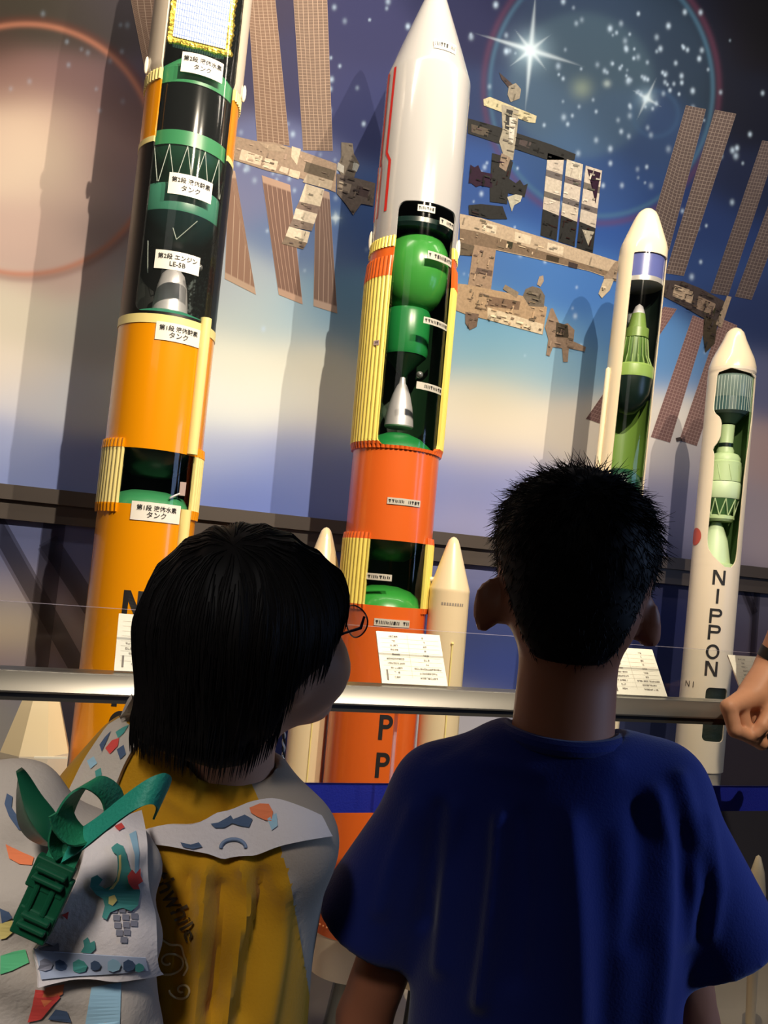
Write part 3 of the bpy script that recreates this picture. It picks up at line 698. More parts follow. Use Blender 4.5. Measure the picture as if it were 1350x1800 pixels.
# ============ the vermilion rocket in the middle
B = Rocket('model_rocket', 'tall vermilion cutaway model rocket with grey white fairing and two white boosters', 0.647, 1.5, 0.0)
z = B.Z; R2 = 0.1
verm = M('vermilion_paint', (222, 100, 34), 0.28, coat=0.4); grey_f = M('fairing_paint', (176, 174, 174), 0.18, coat=0.6); lemon = M('lemon_paint', (238, 218, 110), 0.35)
greenH = M('apple_green_paint', (62, 148, 60), 0.25, coat=.3); greenC = M('leaf_green_paint', (28, 120, 58), 0.3); linB = M('bottle_green_liner', (16, 48, 24), 0.4)
zS, zF, zY1, zO1, zO0, zY0, zI1, zI0 = z(143), z(443), z(462), z(478), z(512), z(789), z(953), z(1063)
winB = [dict(z0=z(795), z1=z(386), a=-26, b=64, rc=.02)]
B.shell('fairing', grey_f, [(zF, R2), (zF + .02, R2 + .001), (zS - .01, R2 + .001), (zS + .004, R2 - .003), (z(100), .078), (z(50), .0525), (z(0), .0265), (z(-22), .0145), (z(-32), .006), (z(-35), .0005)], winB)
B.shell('ribbed_ring', lemon, [(zY1, R2 + .002), (zF, R2)], winB, ribs=(64, .004)); B.shell('stage_band', verm, [(zO1, R2 + .004), (zY1, R2 + .003)], winB)
B.shell('ribbed_ring', verm, [(zO0, R2 + .007), (zO1, R2 + .004)], winB, ribs=(60, .004))
B.shell('interstage', lemon, [(zY0, R2 + .004), (zO0, R2 + .006)], winB, ribs=(60, .0045))
B.shell('flange', verm, [(zY0 - .015, R2 + .001), (zY0, R2 + .004)], winB, ribs=(60, .004))
B.shell('first_stage', verm, [(zI1, R2), (zY0, R2)], winB, label='short vermilion tank section')
winC = [dict(z0=0, z1=9, a=-24, b=58)]
B.shell('flange', verm, [(zI1, R2 + .002), (zI1 + .014, R2)], winC, ribs=(60, .004)); B.shell('intertank', lemon, [(zI0, R2 + .002), (zI1, R2 + .002)], winC, ribs=(60, .004))
B.shell('flange', verm, [(zI0 - .012, R2), (zI0, R2 + .002)], winC, ribs=(60, .004))
zBt = at(600, 1650, RY - .08)[2] - 0.005
B.shell('first_stage', verm, [(zBt, R2), (zI0, R2)], label='long vermilion tank section')
g = G()
for i in range(60): 
    p0 = B.P(R2 + .001, i * 6, zBt + .02); g.ball(p0, .0022, 6, 4)
obj('rivets', g.geo(), M('pale_rivet', (236, 170, 120), .5), B.root)
B.shell('engine_section', white_f, [(zBt - .085, R2 * .99), (zBt, R2 * .99)]); B.solid('engine_nozzle', M('grey_metal', (120, 122, 120), 0.3, metal=.5), [(PZ, .062), (PZ + .05, .05), (zBt - .085, .03), (zBt - .04, .03)])
# inside the big window
B.shell('liner', linB, [(z(800), R2 - .005), (z(380), R2 - .005)], [dict(z0=0, z1=9, a=-32, b=70)], thick=.001)
B.solid('upper_deck', darkg, [(z(422), .084), (z(416), .09), (z(408), .09), (z(404), .07), (z(398), .06)])
B.solid('hydrogen_tank', greenH, [(z(548), .028), (z(543), .045), (z(530), .062), (z(510), .074), (z(490), .079), (z(480), .080), (z(465), .079), (z(445), .073), (z(430), .062), (z(421), .048), (z(416), .02), (z(415), 0)], dx=.008, dth=90, label='glossy round apple green tank', ang=60)
B.solid('oxygen_tank', greenC, [(z(628), .05), (z(622), .053), (z(556), .053), (z(549), .049), (z(546), .02), (z(545), 0)])
B.solid('tank_cone', M('shade_green_paint', (12, 50, 26), .35), [(z(664), .006), (z(655), .014), (z(640), .034), (z(627), .05)])
B.solid('engine_nozzle', silver, [(z(752), .032), (z(750), .034), (z(735), .0325), (z(715), .028), (z(695), .021), (z(680), .013), (z(674), .008), (z(664), .006), (z(660), .006)], label='silver bell nozzle')
obj('pressure_bottle', G().ball(B.P(.056, 42, z(664)), .0085, 14, 9).geo(), M('grey_metal', (120, 122, 120), 0.3, metal=.5), B.root)
B.solid('tank_dome', greenC, [(z(806), .09), (z(800), .089), (z(786), .078), (z(772), .055), (z(764), .03), (z(761), 0)])
B.patch('window_pane', acr, R2 - .001, -26, 64, z(795), z(386), thick=.0006)
# intertank inside
B.shell('liner', linB, [(zI0 - .01, R2 - .005), (zI1 + .01, R2 - .005)], [dict(z0=0, z1=9, a=-30, b=64)], thick=.001)
B.solid('tank_dome', M('grass_green_paint', (52, 150, 58), .3, coat=.3), [(zI0 - .006, .094), (zI0, .092), (zI0 + .018, .082), (zI0 + .034, .06), (zI0 + .043, .03), (zI0 + .045, 0)])
B.solid('oxygen_tank_dome', M('shade_green_paint', (12, 50, 26), .35), [(zI1 - .045, 0), (zI1 - .042, .04), (zI1 - .02, .075), (zI1 + .006, .092)])
B.patch('window_pane', acr, R2 - .001, -24, 58, zI0, zI1, thick=.0006)
# red stripes on the fairing
redp = M('red_paint', (206, 40, 32), .35)
def th2(px, py, cx, hw): return math.degrees(math.asin(max(-1, min(1, (px - cx) / hw))))
rs_ = R2 + .0022
B.polycurve('painted_stripe', redp, rs_, [(-52, z(150)), (-54, z(296)), (-46, z(312)), (-46, z(398))], .0085)
B.polycurve('painted_stripe', redp, rs_, [(-68, z(152)), (-70, z(312))], .011)
B.polycurve('painted_stripe', redp, rs_, [(-76, z(306)), (-72, z(322)), (-72, z(404))], .034)
# small stickers with characters too blurred to read
sg = M('grey_sticker', (196, 190, 178), .4)
B.sticker([], .0905, 3, 38, z(125), z(110), 0, marks=8, tone=M('sticker_paper', (242, 236, 226), 0.35))
for a_, b_, t_, b__, n_ in ((0, 23, 392, 403, 6), (31, 57, 406, 417, 5), (18, 60, 466, 479, 10), (20, 62, 576, 587, 9), (18, 62, 685, 697, 9), (-6, 38, 882, 893, 10), (-24, 8, 1010, 1021, 6), (-9, 37, 1084, 1096, 10)):
    B.sticker([], R2 + .0008, a_, b_, z(b__), z(t_), 0, marks=n_, tone=sg)
B.sticker([], R2 + .009, -41, -33, z(629), z(621), 0, marks=3, tone=M('pink_grey_plastic', (190, 165, 160), .5))
for th_ in (-82, 86): obj('fairing_clip', G().ball(B.P(.104, th_, zF + .012), [.005, .005, .024], 8, 6).geo(), M('white_plastic', (240, 232, 215), .3), B.root)
stack(B, 'NIPPON', 17, [1138 + 63 * i for i in range(6)], .053, .031, .0088, R2 + .0008)
# strap-on boosters: bolted to the rocket, so they are its parts
boost = M('booster_paint', (236, 214, 176), .3, coat=.3)
for sx, zt in ((-1, z(938)), (1, z(938))):
    dth = 90 * sx - 12; o = .150; zt = B.Z(935)
    b_ = B.solid('booster', boost, [(PZ + .16, .045), (zt - .125, .045), (zt - .121, .0455), (zt - .117, .0445), (zt - .02, .0155), (zt - .008, .011), (zt - .002, .0055), (zt, .0003)], dx=o, dth=dth, label='ivory strap-on booster on the %s side' % ('left' if sx < 0 else 'right'))
    B.solid('booster_nozzle', M('dark_metal', (70, 72, 76), 0.35, metal=.6), [(PZ, .032), (PZ + .06, .026), (PZ + .16, .018)], dx=o, dth=dth, parent=b_)
    c = B.P(o, dth, 0) - B.P(0, 0, 0)
    g = G(); p = c + np.array([0.001, -.0452, 0]) + B.P(0, 0, 0)
    dirs = B.f * .0458 + B.r * (.012)
    q = B.P(0, 0, 0) + c + dirs
    g.tube([q + V(0, 0, .5), q + V(0, 0, zt - .238)], .0017, 6); g.ball(q + V(0, 0, zt - .236), .0035, 8, 6)
    obj('booster_pipe', g.geo(), M('pale_yellow_paint', (246, 228, 150), .35), b_)
    if sx > 0:
        g = G()
        for i in range(9):
            an = -22 + i * 7.5; a0 = [math.radians(an - 2.4), math.radians(an + 2.4)]
            zz = (zt - .154, zt - .148); pts = []
            for zq in zz:
                for aa in a0: pts.append(B.P(0, 0, 0) + c + (.0457) * (math.cos(aa) * B.f + math.sin(aa) * B.r) + V(0, 0, zq))
            g.add(pts, [[0, 1, 3, 2]])
        obj('lettering', g.geo(), M('faded_print', (150, 138, 126), .6), b_, smooth=False)
    for zz in (zt - .10, .6): obj('booster_strut', G().tube([B.P(R2, dth, zz), B.P(R2 + .012, dth, zz)], .006, 8).geo(), M('white_plastic', (240, 232, 215), .3), b_)

# ============ slim rocket left of the last, with a tall glass side
C3 = Rocket('model_rocket', 'slim ivory cutaway model rocket behind the boy in blue, blue band under its nose', 1.2655, 1.73, 0.045)
z = C3.Z; R3 = .061; ivory = M('ivory_gloss_paint', (238, 220, 188), .22, coat=.5)
winD = [dict(z0=z(1000), z1=z(458), a=-23, b=84, rc=.004)]
C3.shell('fairing', ivory, [(z(458), R3), (z(442), R3), (z(432), .0575), (z(405), .0425), (z(385), .031), (z(376), .024), (z(370), .014), (z(367.5), .006), (z(367), .0005)])
C3.shell('body', ivory, [(.55, R3), (z(458), R3)], winD, thick=.003); C3.shell('engine_section', white_f, [(.3, .058), (.55, R3)]); C3.solid('engine_nozzle', M('grey_metal', (120, 122, 120), 0.3, metal=.5), [(PZ, .045), (PZ + .08, .036), (.3, .02)])
lg = M('lime_green_paint', (112, 140, 66), .35); C3.shell('liner', M('dark_liner', (18, 30, 24), .4), [(z(1000), R3 - .004), (z(470), R3 - .004)], [dict(z0=0, z1=9, a=-26, b=88)], thick=.001)
C3.solid('payload_bay', M('periwinkle_paint', (92, 100, 160), .3), [(z(497), .0565), (z(459), .0565)]); C3.solid('payload_ring', M('pale_ring', (190, 186, 180), .35, metal=.4), [(z(505), .057), (z(497), .057)])
C3.solid('satellite', lg, [(z(597), .026), (z(596), .031), (z(580), .0305), (z(578), .024), (z(553), .017)], dx=.004, dth=70); C3.solid('satellite_nose', silver, [(z(553), .0165), (z(540), .010), (z(535), .001)], dx=.004, dth=70)
C3.solid('third_stage', M('moss_green_paint', (88, 122, 54), .4), [(z(648), .03), (z(625), .033), (z(598), .033)])
g = G()
for i in range(20):
    a0 = i * 18; g.tube([C3.P(.034, a0, z(598)), C3.P(.041, a0, z(632))], .0016, 5); g.tube([C3.P(.041, a0, z(630)), C3.P(.052, a0, z(648))], .0022, 5)
obj('truss_ring', g.geo(), lg, C3.root)
C3.solid('stage_collar', M('bright_lime_paint', (134, 164, 82), .35), [(z(668), .056), (z(664), .057), (z(648), .056), (z(645), .052)])
C3.solid('tank_dome', M('black_green_paint', (16, 32, 26), .3), [(z(730), 0), (z(726), .02), (z(712), .04), (z(695), .052), (z(668), .0555)])
C3.shell('tank_wall', M('meadow_green_paint', (104, 138, 58), .35), [(z(835), .0562), (z(700), .0562)], [dict(z0=0, z1=9, a=-24, b=86)], thick=.0008)
C3.solid('tank_dome', M('pine_green_paint', (24, 66, 48), .3), [(z(960), .0555), (z(850), .0555), (z(836), .047), (z(826), .028), (z(823), 0)])
C3.patch('window_pane', acr, R3 - .0008, -23, 84, z(1000), z(458), thick=.0006)
g = G().tube([C3.P(R3 + .003, -62, .5), C3.P(R3 + .003, -62, z(655)), C3.P(R3 + .003, -62, z(652))], [.0065, .0065, .002], 10); obj('feed_pipe', g.geo(), ivory, C3.root)

# ============ slim white rocket on the right
D = Rocket('model_rocket', 'slim white cutaway model rocket with a red disc and upright black lettering, at the right', 1.5534, .93, 0.036)
z = D.Z; R4 = .061; wh = M('warm_white_paint', (232, 216, 192), .4)
def edgeD(zz):
    def zi(py): return D.Z(py)
    ys = [657, 659, 662, 668, 690, 722, 732, 742, 752, 775, 785, 795, 805, 840, 950, 965, 978, 988, 997]
    A_ = [-4, -22, -32, -38, -38, -40, -36, -18, -14, -14, -20, -32, -26, -24, -25, -22, -10, 6, 22]
    B_ = [0, 20, 50, 72, 76, 78, 78, 78, 74, 70, 68, 66, 64, 60, 56, 56, 55, 52, 40]
    Zs = [zi(y) for y in ys]
    return float(np.interp(zz, Zs[::-1], A_[::-1])), float(np.interp(zz, Zs[::-1], B_[::-1]))
winE = [dict(z0=z(997), z1=z(657), fn=edgeD, a=0, b=0)]
D.shell('fairing', ivory, [(z(652), R4), (z(646), R4 - .001), (z(632), .054), (z(600), .031), (z(586), .023), (z(580), .015), (z(577), .007), (z(576), .0005)])
winG = [dict(z0=z(1296), z1=z(1204), a=3, b=62, rc=.012)]
zbD = D.Z(1350)
D.shell('body', wh, [(zbD, R4), (z(652), R4)], winE + winG, thick=.003, label='white body with window cut out')
g_ = M('mint_paint', (176, 200, 148), .45); gd = M('fern_paint', (70, 110, 66), .4)
D.shell('liner', M('pea_green_liner', (96, 132, 78), .5), [(z(1002), R4 - .004), (z(655), R4 - .004)], [dict(z0=0, z1=9, a=-42, b=66)], thick=.001)
dr = D.solid('ribbed_drum', M('teal_grey_paint', (108, 128, 122), .35), [(z(731), .045), (z(726), .055), (z(703), .0555), (z(702), .0565), (z(668), .0565), (z(664), .05), (z(660), .03)])
g = G()
for i in range(44):
    a0 = i * 360 / 44; g.tube([D.P(.0566, a0, z(668)), D.P(.0566, a0, z(727))], .0008, 5)
obj('drum_ribs', g.geo(), M('pale_teal_paint', (168, 182, 170), .4), dr); D.patch('drum_band', M('dark_teal_paint', (54, 84, 84), .35), .0556, -80, 90, z(727), z(703), parent=dr, thick=.0003)
D.solid('neck_dome', M('shade_teal_paint', (44, 66, 52), .4), [(z(746), .022), (z(738), .034), (z(731), .045)]); D.solid('neck', g_, [(z(798), .022), (z(792), .022), (z(786), .018), (z(748), .019)]); D.solid('neck_ring', M('black_green_paint', (16, 32, 26), .3), [(z(787), .0188), (z(780), .0188)])
D.solid('motor', g_, [(z(812), .040), (z(806), .040), (z(800), .034), (z(797), .022)]); D.solid('motor', g_, [(z(818), .043), (z(814), .043), (z(812), .040)])
D.solid('motor_case', g_, [(z(848), .045), (z(844), .045), (z(818), .0435)]); D.solid('motor_case', M('pale_mint_paint', (190, 212, 170), .45), [(z(878), .045), (z(875), .047), (z(852), .047), (z(849), .045)])
D.solid('motor_skirt', gd, [(z(905), .026), (z(892), .036), (z(878), .044)])
g = G()
for i in range(10):
    a0 = i * 36 - 20
    for p0, p1, rr in ((D.P(.044, a0, z(879)), D.P(.036, a0 + 18, z(908)), .0016), (D.P(.044, a0 + 36, z(879)), D.P(.036, a0 + 18, z(908)), .0016), (D.P(.0445, a0, z(820)), D.P(.0462, a0 + 12, z(846)), .0007)): obj('truss_strut', G().tube([p0, p1], rr, 6).geo(), g_, D.root)
pass; D.solid('thrust_ring', g_, [(z(917), .032), (z(913), .037), (z(908), .037), (z(906), .03)])
D.solid('engine_nozzle', M('pale_mint_paint', (190, 212, 170), .45), [(z(990), .042), (z(985), .041), (z(950), .031), (z(930), .020), (z(918), .011)], dx=.006, dth=-90)
D.solid('tank_dome', g_, [(z(1002), .055), (z(992), .052), (z(988), .03)])
D.solid('dark_tank', M('racing_green_paint', (14, 30, 18), .6, bump=(60, 1)), [(z(1310), .0575), (z(1190), .0575)])
g = G(); 
red4 = M('red_disc_paint', (196, 84, 66), .5); v = []; f = []; nn = 28
for j in range(6):
    for i in range(nn):
        a0 = 2 * math.pi * i / nn; q = .0235 * j / 5; v.append(D.P(R4 + .0008, -63 + math.degrees(q * math.cos(a0) / R4), z(947) + q * math.sin(a0)))
        if j: k2 = (i + 1) % nn; f.append([(j - 1) * nn + i, (j - 1) * nn + k2, j * nn + k2, j * nn + i])
obj('red_disc', (v, f), red4, D.root)
stack(D, 'NIPPON', 11, (1016, 1048, 1082, 1110, 1143, 1172), .038, .031, .0062, R4 + .0008)
D.text('lettering', 'N I', .022, R4 + .0008, -38, z(1203), M('brown_print', (70, 58, 50), .6))
D.shell('engine_section', M('stone_grey_paint', (170, 160, 146), .5), [(.32, .050), (zbD, .057)]); D.solid('engine_nozzle', M('grey_metal', (120, 122, 120), 0.3, metal=.5), [(PZ, .045), (PZ + .08, .036), (.32, .02)])
bc = at(1326, 1650, 1.72)
sl = thing('booster_model', (bc[0], 1.72, PZ), 'slim ivory tapered booster standing on the plinth at the far right', 'model rocket')
def lathe_at(name, c, prof, mat, parent, n=24):
    v = [(c[0] + r * math.cos(2 * math.pi * k / n), c[1] + r * math.sin(2 * math.pi * k / n), zz) for zz, r in prof for k in range(n)]
    f = [[i * n + k, i * n + (k + 1) % n, (i + 1) * n + (k + 1) % n, (i + 1) * n + k] for i in range(len(prof) - 1) for k in range(n)] + [list(range(n))[::-1], [(len(prof) - 1) * n + k for k in range(n)]]
    return obj(name, (v, f), mat, parent)
lathe_at('booster_body', (bc[0], 1.72), [(PZ + .03, .011), (.30, .013), (.31, .018), (.47, .021), (.52, .016), (.555, .006), (.56, .0004)], boost, sl)
lathe_at('booster_nozzle', (bc[0], 1.72), [(PZ, .016), (PZ + .03, .009)], M('dark_metal', (70, 72, 76), 0.35, metal=.6), sl)

# white faceted nose of a booster standing left of the amber rocket
sx_, sy_ = float(at(62, 1320, 1.80)[0]), 1.80
rt_ = thing('booster_model', (sx_, sy_, PZ), 'white faceted booster nose left of the amber rocket, under the rail', 'model rocket')
zt_ = float(at(65, 1190, 1.8)[2]); zb_ = float(at(60, 1318, 1.8)[2])
def facet(name, prof, n, mat, r0=0):
    v = []; f = []
    for zz, r in prof:
        for k in range(n): a = 2 * math.pi * (k + .5) / n + r0; v.append((sx_ + r * math.cos(a), sy_ + r * math.sin(a), zz))
    for i in range(len(prof) - 1):
        for k in range(n): k2 = (k + 1) % n; f.append([i * n + k, i * n + k2, (i + 1) * n + k2, (i + 1) * n + k])
    f.append(list(range(n))[::-1]); f.append([(len(prof) - 1) * n + k for k in range(n)])
    return obj(name, (v, f), mat, rt_, smooth=False)
facet('nose_cone', [(zb_, .066), (zb_ + .085, .040), (zb_ + .12, .028), (zb_ + .15, .012), (zb_ + .156, .002)], 8, boost)
facet('booster_body', [(PZ, .062), (zb_ - .01, .066), (zb_, .066)], 8, white_f, 0)
g = G(); 
q0 = at(60, 1332, 1.70); q1 = at(118, 1334, 1.70); g.box((q0[0], 1.695, q0[2] - .16), (q1[0], 1.70, q0[2]))
hold = thing('sign_holder', ((q0[0] + q1[0]) / 2, 1.7, PZ), 'clear acrylic sign stand in front of the faceted white booster', 'sign holder')
obj('panel', g.geo(), acr, hold, smooth=False)
g = G().box((q0[0] - .01, 1.66, PZ), (q1[0] + .01, 1.74, PZ + .006)).box((q0[0] + .02, 1.697, PZ), (q1[0] - .02, 1.701, q0[2] - .14)); obj('foot', g.geo(), M('white_plastic', (240, 232, 215), .3), hold, smooth=False)
g = G().box((q0[0], 1.6945, q0[2]), (q1[0], 1.7005, q0[2] + .003)); obj('rim', g.geo(), M('white_plastic', (240, 232, 215), .3), hold, smooth=False)
# ------------------------------------------------------------------ handrail, guard glass, placards, barrier belt
railm = M('rail_metal', (134, 131, 125), 0.3, metal=0.85); raild = M('rail_dark', (44, 42, 38), 0.5)
guard = thing('guard_rail', (0.27, 1.29, 0), 'grey metal handrail with clear guard glass in front of the rockets', 'guard rail')
def prism_x(prof, x0, x1, name, mat, parent):
    n = len(prof); v = [(x0, y, z) for y, z in prof] + [(x1, y, z) for y, z in prof]
    f = [[i, (i + 1) % n, n + (i + 1) % n, n + i] for i in range(n)] + [list(range(n))[::-1], [n + i for i in range(n)]]
    return obj(name, (v, f), mat, parent, angle=30)
prism_x([(1.2695, .955), (1.2695, .9575), (1.2835, .981), (1.286, .983), (1.316, .985), (1.319, .983), (1.319, .955)], -1.6, 3.0, 'handrail', railm, guard)
prism_x([(1.274, .944), (1.274, .955), (1.315, .955), (1.315, .944)], -1.6, 3.0, 'under_strip', raild, guard)  # dark strip set back below the handrail
for x in (-.75, .15, .86, 2.05):
    obj('post', G().box((x - .018, 1.28, 0), (x + .018, 1.31, .945)).geo(), raild, guard, smooth=False)
gl = glass('guard_glass', refl=.8, tint=(.97, .985, .985), ior=1.4); edge = glass('glass_edge', refl=.5, haze=.28, hazecol=(.62, .58, .72))
for x0, x1 in ((-1.6, .148), (.152, 3.0)):
    o = obj('upper_glass', G().box((x0, 1.296, .984), (x1, 1.300, 1.0755)).geo(), gl, guard, smooth=False)
    obj('glass_edge', G().box((x0, 1.2958, 1.0755), (x1, 1.3002, 1.0762)).geo(), edge, o, smooth=False)
gx = float(at(697, 1310, 1.30)[0])
for x0, x1 in ((-1.6, gx - .004), (gx + .001, 3.0)):
    o = obj('lower_glass', G().box((x0, 1.298, .18), (x1, 1.302, .945)).geo(), gl, guard, smooth=False)
    if x1 < 2: obj('glass_edge', G().box((x1 - .003, 1.2978, .18), (x1 + .002, 1.3022, .945)).geo(), edge, o, smooth=False)

paper = M('placard_card', (246, 238, 222), .45)
def placard(pxl, label, w=.115, seed=1, sparse=False):
    X = float(at(pxl[0], pxl[1], 1.305)[0]); z0 = .9865; y0 = 1.305
    t = thing('placard', (X + w / 2, y0, z0), label, 'sign', None)
    H = np.array([0, .052, .079]); U = np.array([1.0, 0, 0]); n = np.cross(U, H); n /= np.linalg.norm(n)
    if n[1] > 0: n = -n
    O = np.array([X, y0, z0])
    v = [O, O + U * w, O + U * w + H, O + H]; v = v + [p - n * .003 for p in v]
    obj('board', (v, [[0, 1, 2, 3], [4, 7, 6, 5], [0, 4, 5, 1], [1, 5, 6, 2], [2, 6, 7, 3], [3, 7, 4, 0]]), paper, t, smooth=False)
    r_ = random.Random(seed); g = G()
    def mk(u0, u1, v0, v1):
        g.add([O + U * w * a + H * b + n * .0006 for a, b in ((u0, v0), (u1, v0), (u1, v1), (u0, v1))], [[0, 1, 2, 3]])
    def word(uc, vc, nch, cw=.024, ch=.034, gap=.006):
        u = uc - nch * (cw + gap) / 2
        for i in range(nch):
            a, b = u + i * (cw + gap), vc - ch / 2
            for (p0, p1, q0, q1) in ((0, 1, .84, 1), (0, 1, 0, .14), (0, .16, 0, 1), (.84, 1, 0, 1), (0, 1, .42, .56), (.42, .58, 0, 1)):
                if r_.random() < .68: mk(a + cw * p0, a + cw * p1, b + ch * q0, b + ch * q1)
    rows = [(5, 2), (2, 1), (4, 2), (4, 1), (5, 3), (9, 3), (9, 2), (6, 14), (3, 9), (3, 9)]
    for i, (a, b) in enumerate(rows):
        vc = .905 - i * .087; word(.25, vc, a); word(.73, vc, b)
    mk(.085, .11, .06, .26)
    obj('printed_table', g.geo(), M('grey_print', (128, 116, 108), .6), t, smooth=False)
    g = G()
    for i in range(9): q = .905 - .0435 - i * .087; g.add([O + U * w * a + H * b + n * .0005 for a, b in ((.06, q), (.96, q), (.96, q + .004), (.06, q + .004))], [[0, 1, 2, 3]])
    g.add([O + U * w * a + H * b + n * .0005 for a, b in ((.47, .12), (.475, .12), (.475, .95), (.47, .95))], [[0, 1, 2, 3]])
    obj('ruled_lines', g.geo(), M('pale_print', (214, 204, 188), .6), t, smooth=False)
    return t
placard((200, 1182), 'white data placard leaning on the rail in front of the amber rocket', seed=1)
placard((672, 1196), 'white data placard leaning on the rail in front of the vermilion rocket', seed=2)
placard((1078, 1216), 'white data placard on the rail just right of the blue-shirted boy', seed=3)
placard((1310, 1224), 'white data placard on the rail above the resting adult hand', seed=4)

bl = thing('belt_barrier', (.29, 1.375, 0), 'royal blue barrier belt stretched low across the front of the rockets', 'barrier')
obj('belt', G().box((.30, 1.372, .764), (2.3, 1.3745, .812)).geo(), M('royal_blue_webbing', (22, 34, 150), .55, bump=(300, .3)), bl, smooth=False)
for x in (.295, 2.3):
    p = obj('post', G().tube([(x, 1.373, 0.01), (x, 1.373, .83)], .02, 20).geo(), M('steel_post', (120, 120, 124), .3, metal=.9), bl)
    obj('base', G().tube([(x, 1.373, 0), (x, 1.373, .012)], .044, 28).geo(), M('steel_post', (120, 120, 124), .3, metal=.9), bl)
# black and white cord hanging from the rail to the belt
ct = at(501, 1236, 1.338); cb = at(496, 1398, 1.338)
cord = thing('hanging_cord', ct, 'black and white twisted cord hanging from the rail by the belt end', 'cord')
for k_, (nm, col) in enumerate((('black_strand', M('black_cord', (26, 24, 26), .6)), ('white_strand', M('white_cord', (226, 222, 214), .6)))):
    pts = []
    for i in range(60):
        t = i / 59; p = ct * (1 - t) + cb * t; a = t * 2 * math.pi * 7 + k_ * math.pi
        pts.append(p + V(math.cos(a) * .0016, math.sin(a) * .0016, 0))
    obj(nm, G().tube(pts, .0017, 6).geo(), col, cord)
kn = G()
for i in range(5): kn.ball(at(496, 1380, 1.338) + V(rnd.uniform(-.004, .004), rnd.uniform(-.004, .002), rnd.uniform(-.006, .008)), .006, 10, 7)
kn.tube([at(496, 1385, 1.338), at(499, 1412, 1.338)], .003, 6)
obj('knot', kn.geo(), M('white_cord', (226, 222, 214), .6), cord)
# ------------------------------------------------------------------ sculpting: signed distance fields -> one smooth mesh
def cap(P, a, b, ra, rb):
    a, b = np.asarray(a, float), np.asarray(b, float); d = b - a
    t = np.clip(((P - a) @ d) / (d @ d + 1e-12), 0, 1)
    return np.linalg.norm(P - a - t[:, None] * d, axis=1) - (ra + (rb - ra) * t)
def ell(P, c, r, R=None):
    q = P - np.asarray(c, float)
    if R is not None: q = q @ np.asarray(R).T
    r = np.asarray(r, float); k0 = np.linalg.norm(q / r, axis=1); k1 = np.linalg.norm(q / (r * r), axis=1) + 1e-9
    return np.where(k0 < 1e-6, -r.min(), k0 * (k0 - 1) / k1)
def smin(a, b, k):
    h = np.clip(.5 + .5 * (b - a) / k, 0, 1); return b * (1 - h) + a * h - k * h * (1 - h)
def smax(a, b, k): return -smin(-a, -b, k)
def rbox(P, c, r, R, rad):
    q = np.abs((P - np.asarray(c)) @ np.asarray(R).T) - (np.asarray(r) - rad)
    return np.linalg.norm(np.maximum(q, 0), axis=1) + np.minimum(q.max(1), 0) - rad
def chain(P, pts, rs, k=.01):
    d = None
    for i in range(len(pts) - 1):
        c = cap(P, pts[i], pts[i + 1], rs[i], rs[i + 1]); d = c if d is None else smin(d, c, k)
    return d
def snet(f, lo, hi, h):
    lo, hi = np.asarray(lo, float), np.asarray(hi, float); n = np.ceil((hi - lo) / h).astype(int) + 1
    ax = [lo[i] + h * np.arange(n[i]) for i in range(3)]
    Gd = np.stack(np.meshgrid(*ax, indexing='ij'), -1).reshape(-1, 3); val = np.empty(len(Gd))
    for i in range(0, len(Gd), 400000): val[i:i + 400000] = f(Gd[i:i + 400000])
    val = val.reshape(n); s = val < 0
    cs = [s[a:n[0] - 1 + a, b:n[1] - 1 + b, c:n[2] - 1 + c] for a in (0, 1) for b in (0, 1) for c in (0, 1)]
    su = sum(x.astype(int) for x in cs); act = (su > 0) & (su < 8); idx = -np.ones(act.shape, int); ijk = np.argwhere(act); idx[act] = np.arange(len(ijk))
    acc = np.zeros((len(ijk), 3)); cnt = np.zeros(len(ijk)); cr = [(a, b, c) for a in (0, 1) for b in (0, 1) for c in (0, 1)]
    for i in range(8):
        for j in range(i + 1, 8):
            if sum(abs(cr[i][q] - cr[j][q]) for q in range(3)) != 1: continue
            a = ijk + cr[i]; b = ijk + cr[j]; va = val[tuple(a.T)]; vb = val[tuple(b.T)]
            mk = (va < 0) != (vb < 0); t = np.where(mk, va / np.where(mk, va - vb, 1), 0)
            acc += np.where(mk[:, None], a + (b - a) * t[:, None], 0); cnt += mk
    v = lo + h * acc / cnt[:, None]; fs = []
    for d in range(3):
        e1, e2 = [(1, 2), (2, 0), (0, 1)][d]
        sl0 = [slice(None)] * 3; sl1 = [slice(None)] * 3; sl0[d] = slice(0, n[d] - 1); sl1[d] = slice(1, n[d])
        A, B = s[tuple(sl0)], s[tuple(sl1)]; ch = A != B; w = np.argwhere(ch)
        w = w[(w[:, e1] > 0) & (w[:, e2] > 0) & (w[:, e1] < n[e1] - 1) & (w[:, e2] < n[e2] - 1)]
        o1 = np.zeros(3, int); o1[e1] = 1; o2 = np.zeros(3, int); o2[e2] = 1
        q = np.stack([idx[tuple((w - o1 - o2).T)], idx[tuple((w - o2).T)], idx[tuple(w.T)], idx[tuple((w - o1).T)]], 1)
        ins = A[tuple(w.T)]; q = np.where(ins[:, None], q, q[:, ::-1]); fs.append(q)
    f_ = np.concatenate(fs); f_ = f_[(f_ >= 0).all(1)]
    return v, f_
def vnormals(v, f):
    nr = np.zeros_like(v); q = np.cross(v[f[:, 2]] - v[f[:, 0]], v[f[:, 3]] - v[f[:, 1]])
    for i in range(4): np.add.at(nr, f[:, i], q)
    return nr / (np.linalg.norm(nr, axis=1)[:, None] + 1e-12)
